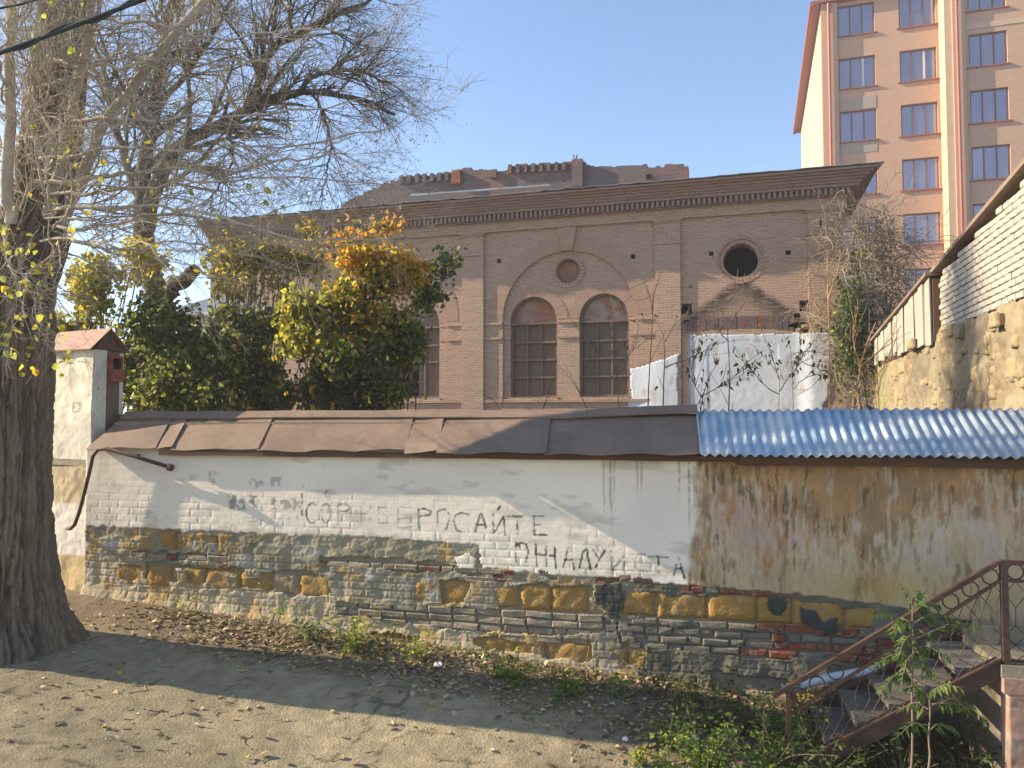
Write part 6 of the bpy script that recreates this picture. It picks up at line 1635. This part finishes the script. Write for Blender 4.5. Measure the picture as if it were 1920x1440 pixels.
pinnate('smaller feathered sapling in front of the steps', 1740, 1475, 5.0, (1742, 1300), [(1742, 1305, 1800, 1290, -.1, 10), (1742, 1320, 1850, 1350, -.1, 14), (1742, 1310, 1705, 1290, 0, 8), (1742, 1330, 1690, 1330, .1, 8), (1742, 1325, 1825, 1325, .1, 10), (1742, 1360, 1680, 1385, -.1, 9), (1742, 1370, 1790, 1370, .1, 8)], 72)

def make_litter():
    rg = np.random.default_rng(55)
    N = 130000
    u = rg.uniform(-6.2, 4.3, N); d = -rg.uniform(.02, 1, N) ** 1.0 * 5.0
    # dense drift along the wall, thin scatter over the asphalt
    drift = np.exp(-((d + .45 + .10 * np.maximum(u, 0)) / (.36 + .13 * np.maximum(u + 1, 0))) ** 2) * sstep(-4.5, -3.2, u)
    drift = drift * (.35 + .65 * sstep(.35, .6, fbm(u * 1.5, d * 1.5, 3, 61)))
    keep = rg.random(N) < np.clip(.45 * drift + .007 + .011 * sstep(.55, .7, fbm(u * .9, d * .9, 3, 62)), 0, 1)
    u, d = u[keep], d[keep]; n = len(u)
    X = WF.o[0] + u * WF.e[0] + d * WF.n[0]; Y = WF.o[1] + u * WF.e[1] + d * WF.n[1]
    near = np.hypot(X + 4.90, Y - 7.42) > .62; X, Y = X[near], Y[near]; dk_ = d[near]; n = len(X)
    Z = gz(X, Y) + rg.uniform(.002, .008, n) + .02 * np.exp(-((dk_ + .5) / .4) ** 2) * rg.random(n)
    lv = leaves(np.stack([X, Y, Z], -1), rg.uniform(.016, .072, n) , pick([((.40, .30, .16), 6), ((.31, .22, .115), 4), ((.46, .38, .235), 5), ((.46, .38, .08), 1.4), ((.18, .13, .075), 2)], n, rg), rg, .80, .40, .13)
    o = link('leaf_litter', np_mesh('leaf_litter', lv[0], lv[1], M['dryleaf'], lv[2])); o['kind'] = 'stuff'
    o['label'] = 'dry tan fallen leaves drifted along the wall and scattered on the asphalt'
make_litter()
def make_twigs():
    rg = np.random.default_rng(56); n = 46; P = np.empty((n, 6, 3))
    for i in range(n):
        p = ground_hit(rg.uniform(0, 1200), rg.uniform(1240, 1440)); a = rg.uniform(0, 6.28); L = rg.uniform(.05, .22)
        for k in range(6):
            q = np.array([p.x + math.cos(a) * L * k / 5, p.y + math.sin(a) * L * k / 5]); a += rg.normal(0, .25)
            P[i, k] = (q[0], q[1], float(gz(q[0], q[1])) + .006)
    V, Fq = tubes(P, np.full((n, 6), .0035), 4)
    o = link('fallen_twigs', np_mesh('fallen_twigs', V, Fq, M['vine'])); o['kind'] = 'stuff'
make_twigs()
def make_grass():
    rg = np.random.default_rng(57); n = 5200
    P = []; C = []
    pts = []
    for _ in range(n):
        u = 3.7 - 5.2 * rg.random() ** 1.6; d = -abs(rg.normal(.25 + .14 * max(u, 0), .22 + .12 * max(u + .5, 0)))
        if fbm(u * 2.2, d * 2.2, 2, 64) < .5 - .08 * max(u, 0) * .5: continue
        pts.append((u, max(d, -2.6)))
    pts = np.array(pts); n = len(pts)
    X = WF.o[0] + pts[:, 0] * WF.e[0] + pts[:, 1] * WF.n[0]; Y = WF.o[1] + pts[:, 0] * WF.e[1] + pts[:, 1] * WF.n[1]; Z = gz(X, Y)
    b = np.stack([X, Y, Z], -1); h = rg.uniform(.04, .14, n)[:, None]; lean = rg.normal(0, .4, (n, 3)); lean[:, 2] = 1; lean = norm(lean)
    sd_ = norm(np.cross(lean, rg.normal(0, 1, (n, 3)))) * .004
    V = np.stack([b - sd_, b + sd_, b + lean * h + np.array([0, 0, -.01])], 1).reshape(-1, 3)
    o = link('grass', np_mesh('grass', V, np.arange(3 * n).reshape(-1, 3), M['leaf'], np.repeat(pick([((.11, .16, .035), 4), ((.22, .22, .06), 3), ((.33, .27, .12), 2)], n, rg), 3, 0))); o['kind'] = 'stuff'
make_grass()
def scrap(label, px, py, s, seed):
    rg_ = random.Random(seed); p = ground_hit(px, py); bm = bmesh.new()
    bmesh.ops.create_icosphere(bm, subdivisions=2, radius=s)
    for v in bm.verts: v.co = Vector((v.co.x * rg_.uniform(.6, 1.3), v.co.y * rg_.uniform(.6, 1.2), max(v.co.z, -s * .5) * rg_.uniform(.4, .9)))
    me = bpy.data.meshes.new('paper_scrap'); bm.to_mesh(me); bm.free(); me.materials.append(M['paper'])
    o = link('paper_scrap', me); o.location = (p.x, p.y, p.z + s * .4); tag(o, label, 'litter'); o['kind'] = 'thing'
scrap('crumpled white paper in the leaves at wall foot', 822, 1250, .045, 1)
scrap('small white scrap on the leaves in the trunk shadow', 1172, 1388, .03, 2)
scrap('white scrap among weeds at the bottom right', 1300, 1388, .035, 3)
for i, (lab, x, y, h, n, pal) in enumerate([('tangled olive weed rising through the lower railing', 1530, 1420, .60, 12, [(OL, 4), (DG, 3), (YG, 1)]), ('dark weed tuft growing beside the second step', 1610, 1440, .45, 9, [(DG, 4), (OL, 2)]), ('leafy weed against the under-stair wall', 1830, 1470, .55, 9, [((.10, .16, .04), 4), (DG, 3)]), ('tall olive weed left of the pair of dry stalks', 1340, 1360, .55, 10, [(OL, 4), (DG, 4)])]):
    weed(lab, x, y, h, n, pal, 690 + i, (.03, .06), .5, 20)

# ================================================================== AIR: haze added to lift the blacks, in place of lens glare
hz_me = MB().box(-190, 190, -110, 210, -4.5, 36).mesh('haze')
ht = bpy.data.materials.new('glare_haze'); ht.use_nodes = True
nt_ = ht.node_tree; nt_.nodes.remove(nt_.nodes['Principled BSDF'])
pv = nt_.nodes.new('ShaderNodeVolumePrincipled'); pv.inputs['Color'].default_value = (0.92, 0.93, 0.96, 1); pv.inputs['Density'].default_value = 0.0016; pv.inputs['Anisotropy'].default_value = 0.2
nt_.links.new(pv.outputs[0], nt_.nodes['Material Output'].inputs['Volume'])
hz_me.materials.append(ht)
hz_o = link('haze', hz_me); hz_o['kind'] = 'stuff'; hz_o['label'] = 'thin added haze standing in for lens glare'
SC.cycles.volume_bounces = 0
SC.cycles.volume_step_rate = 10
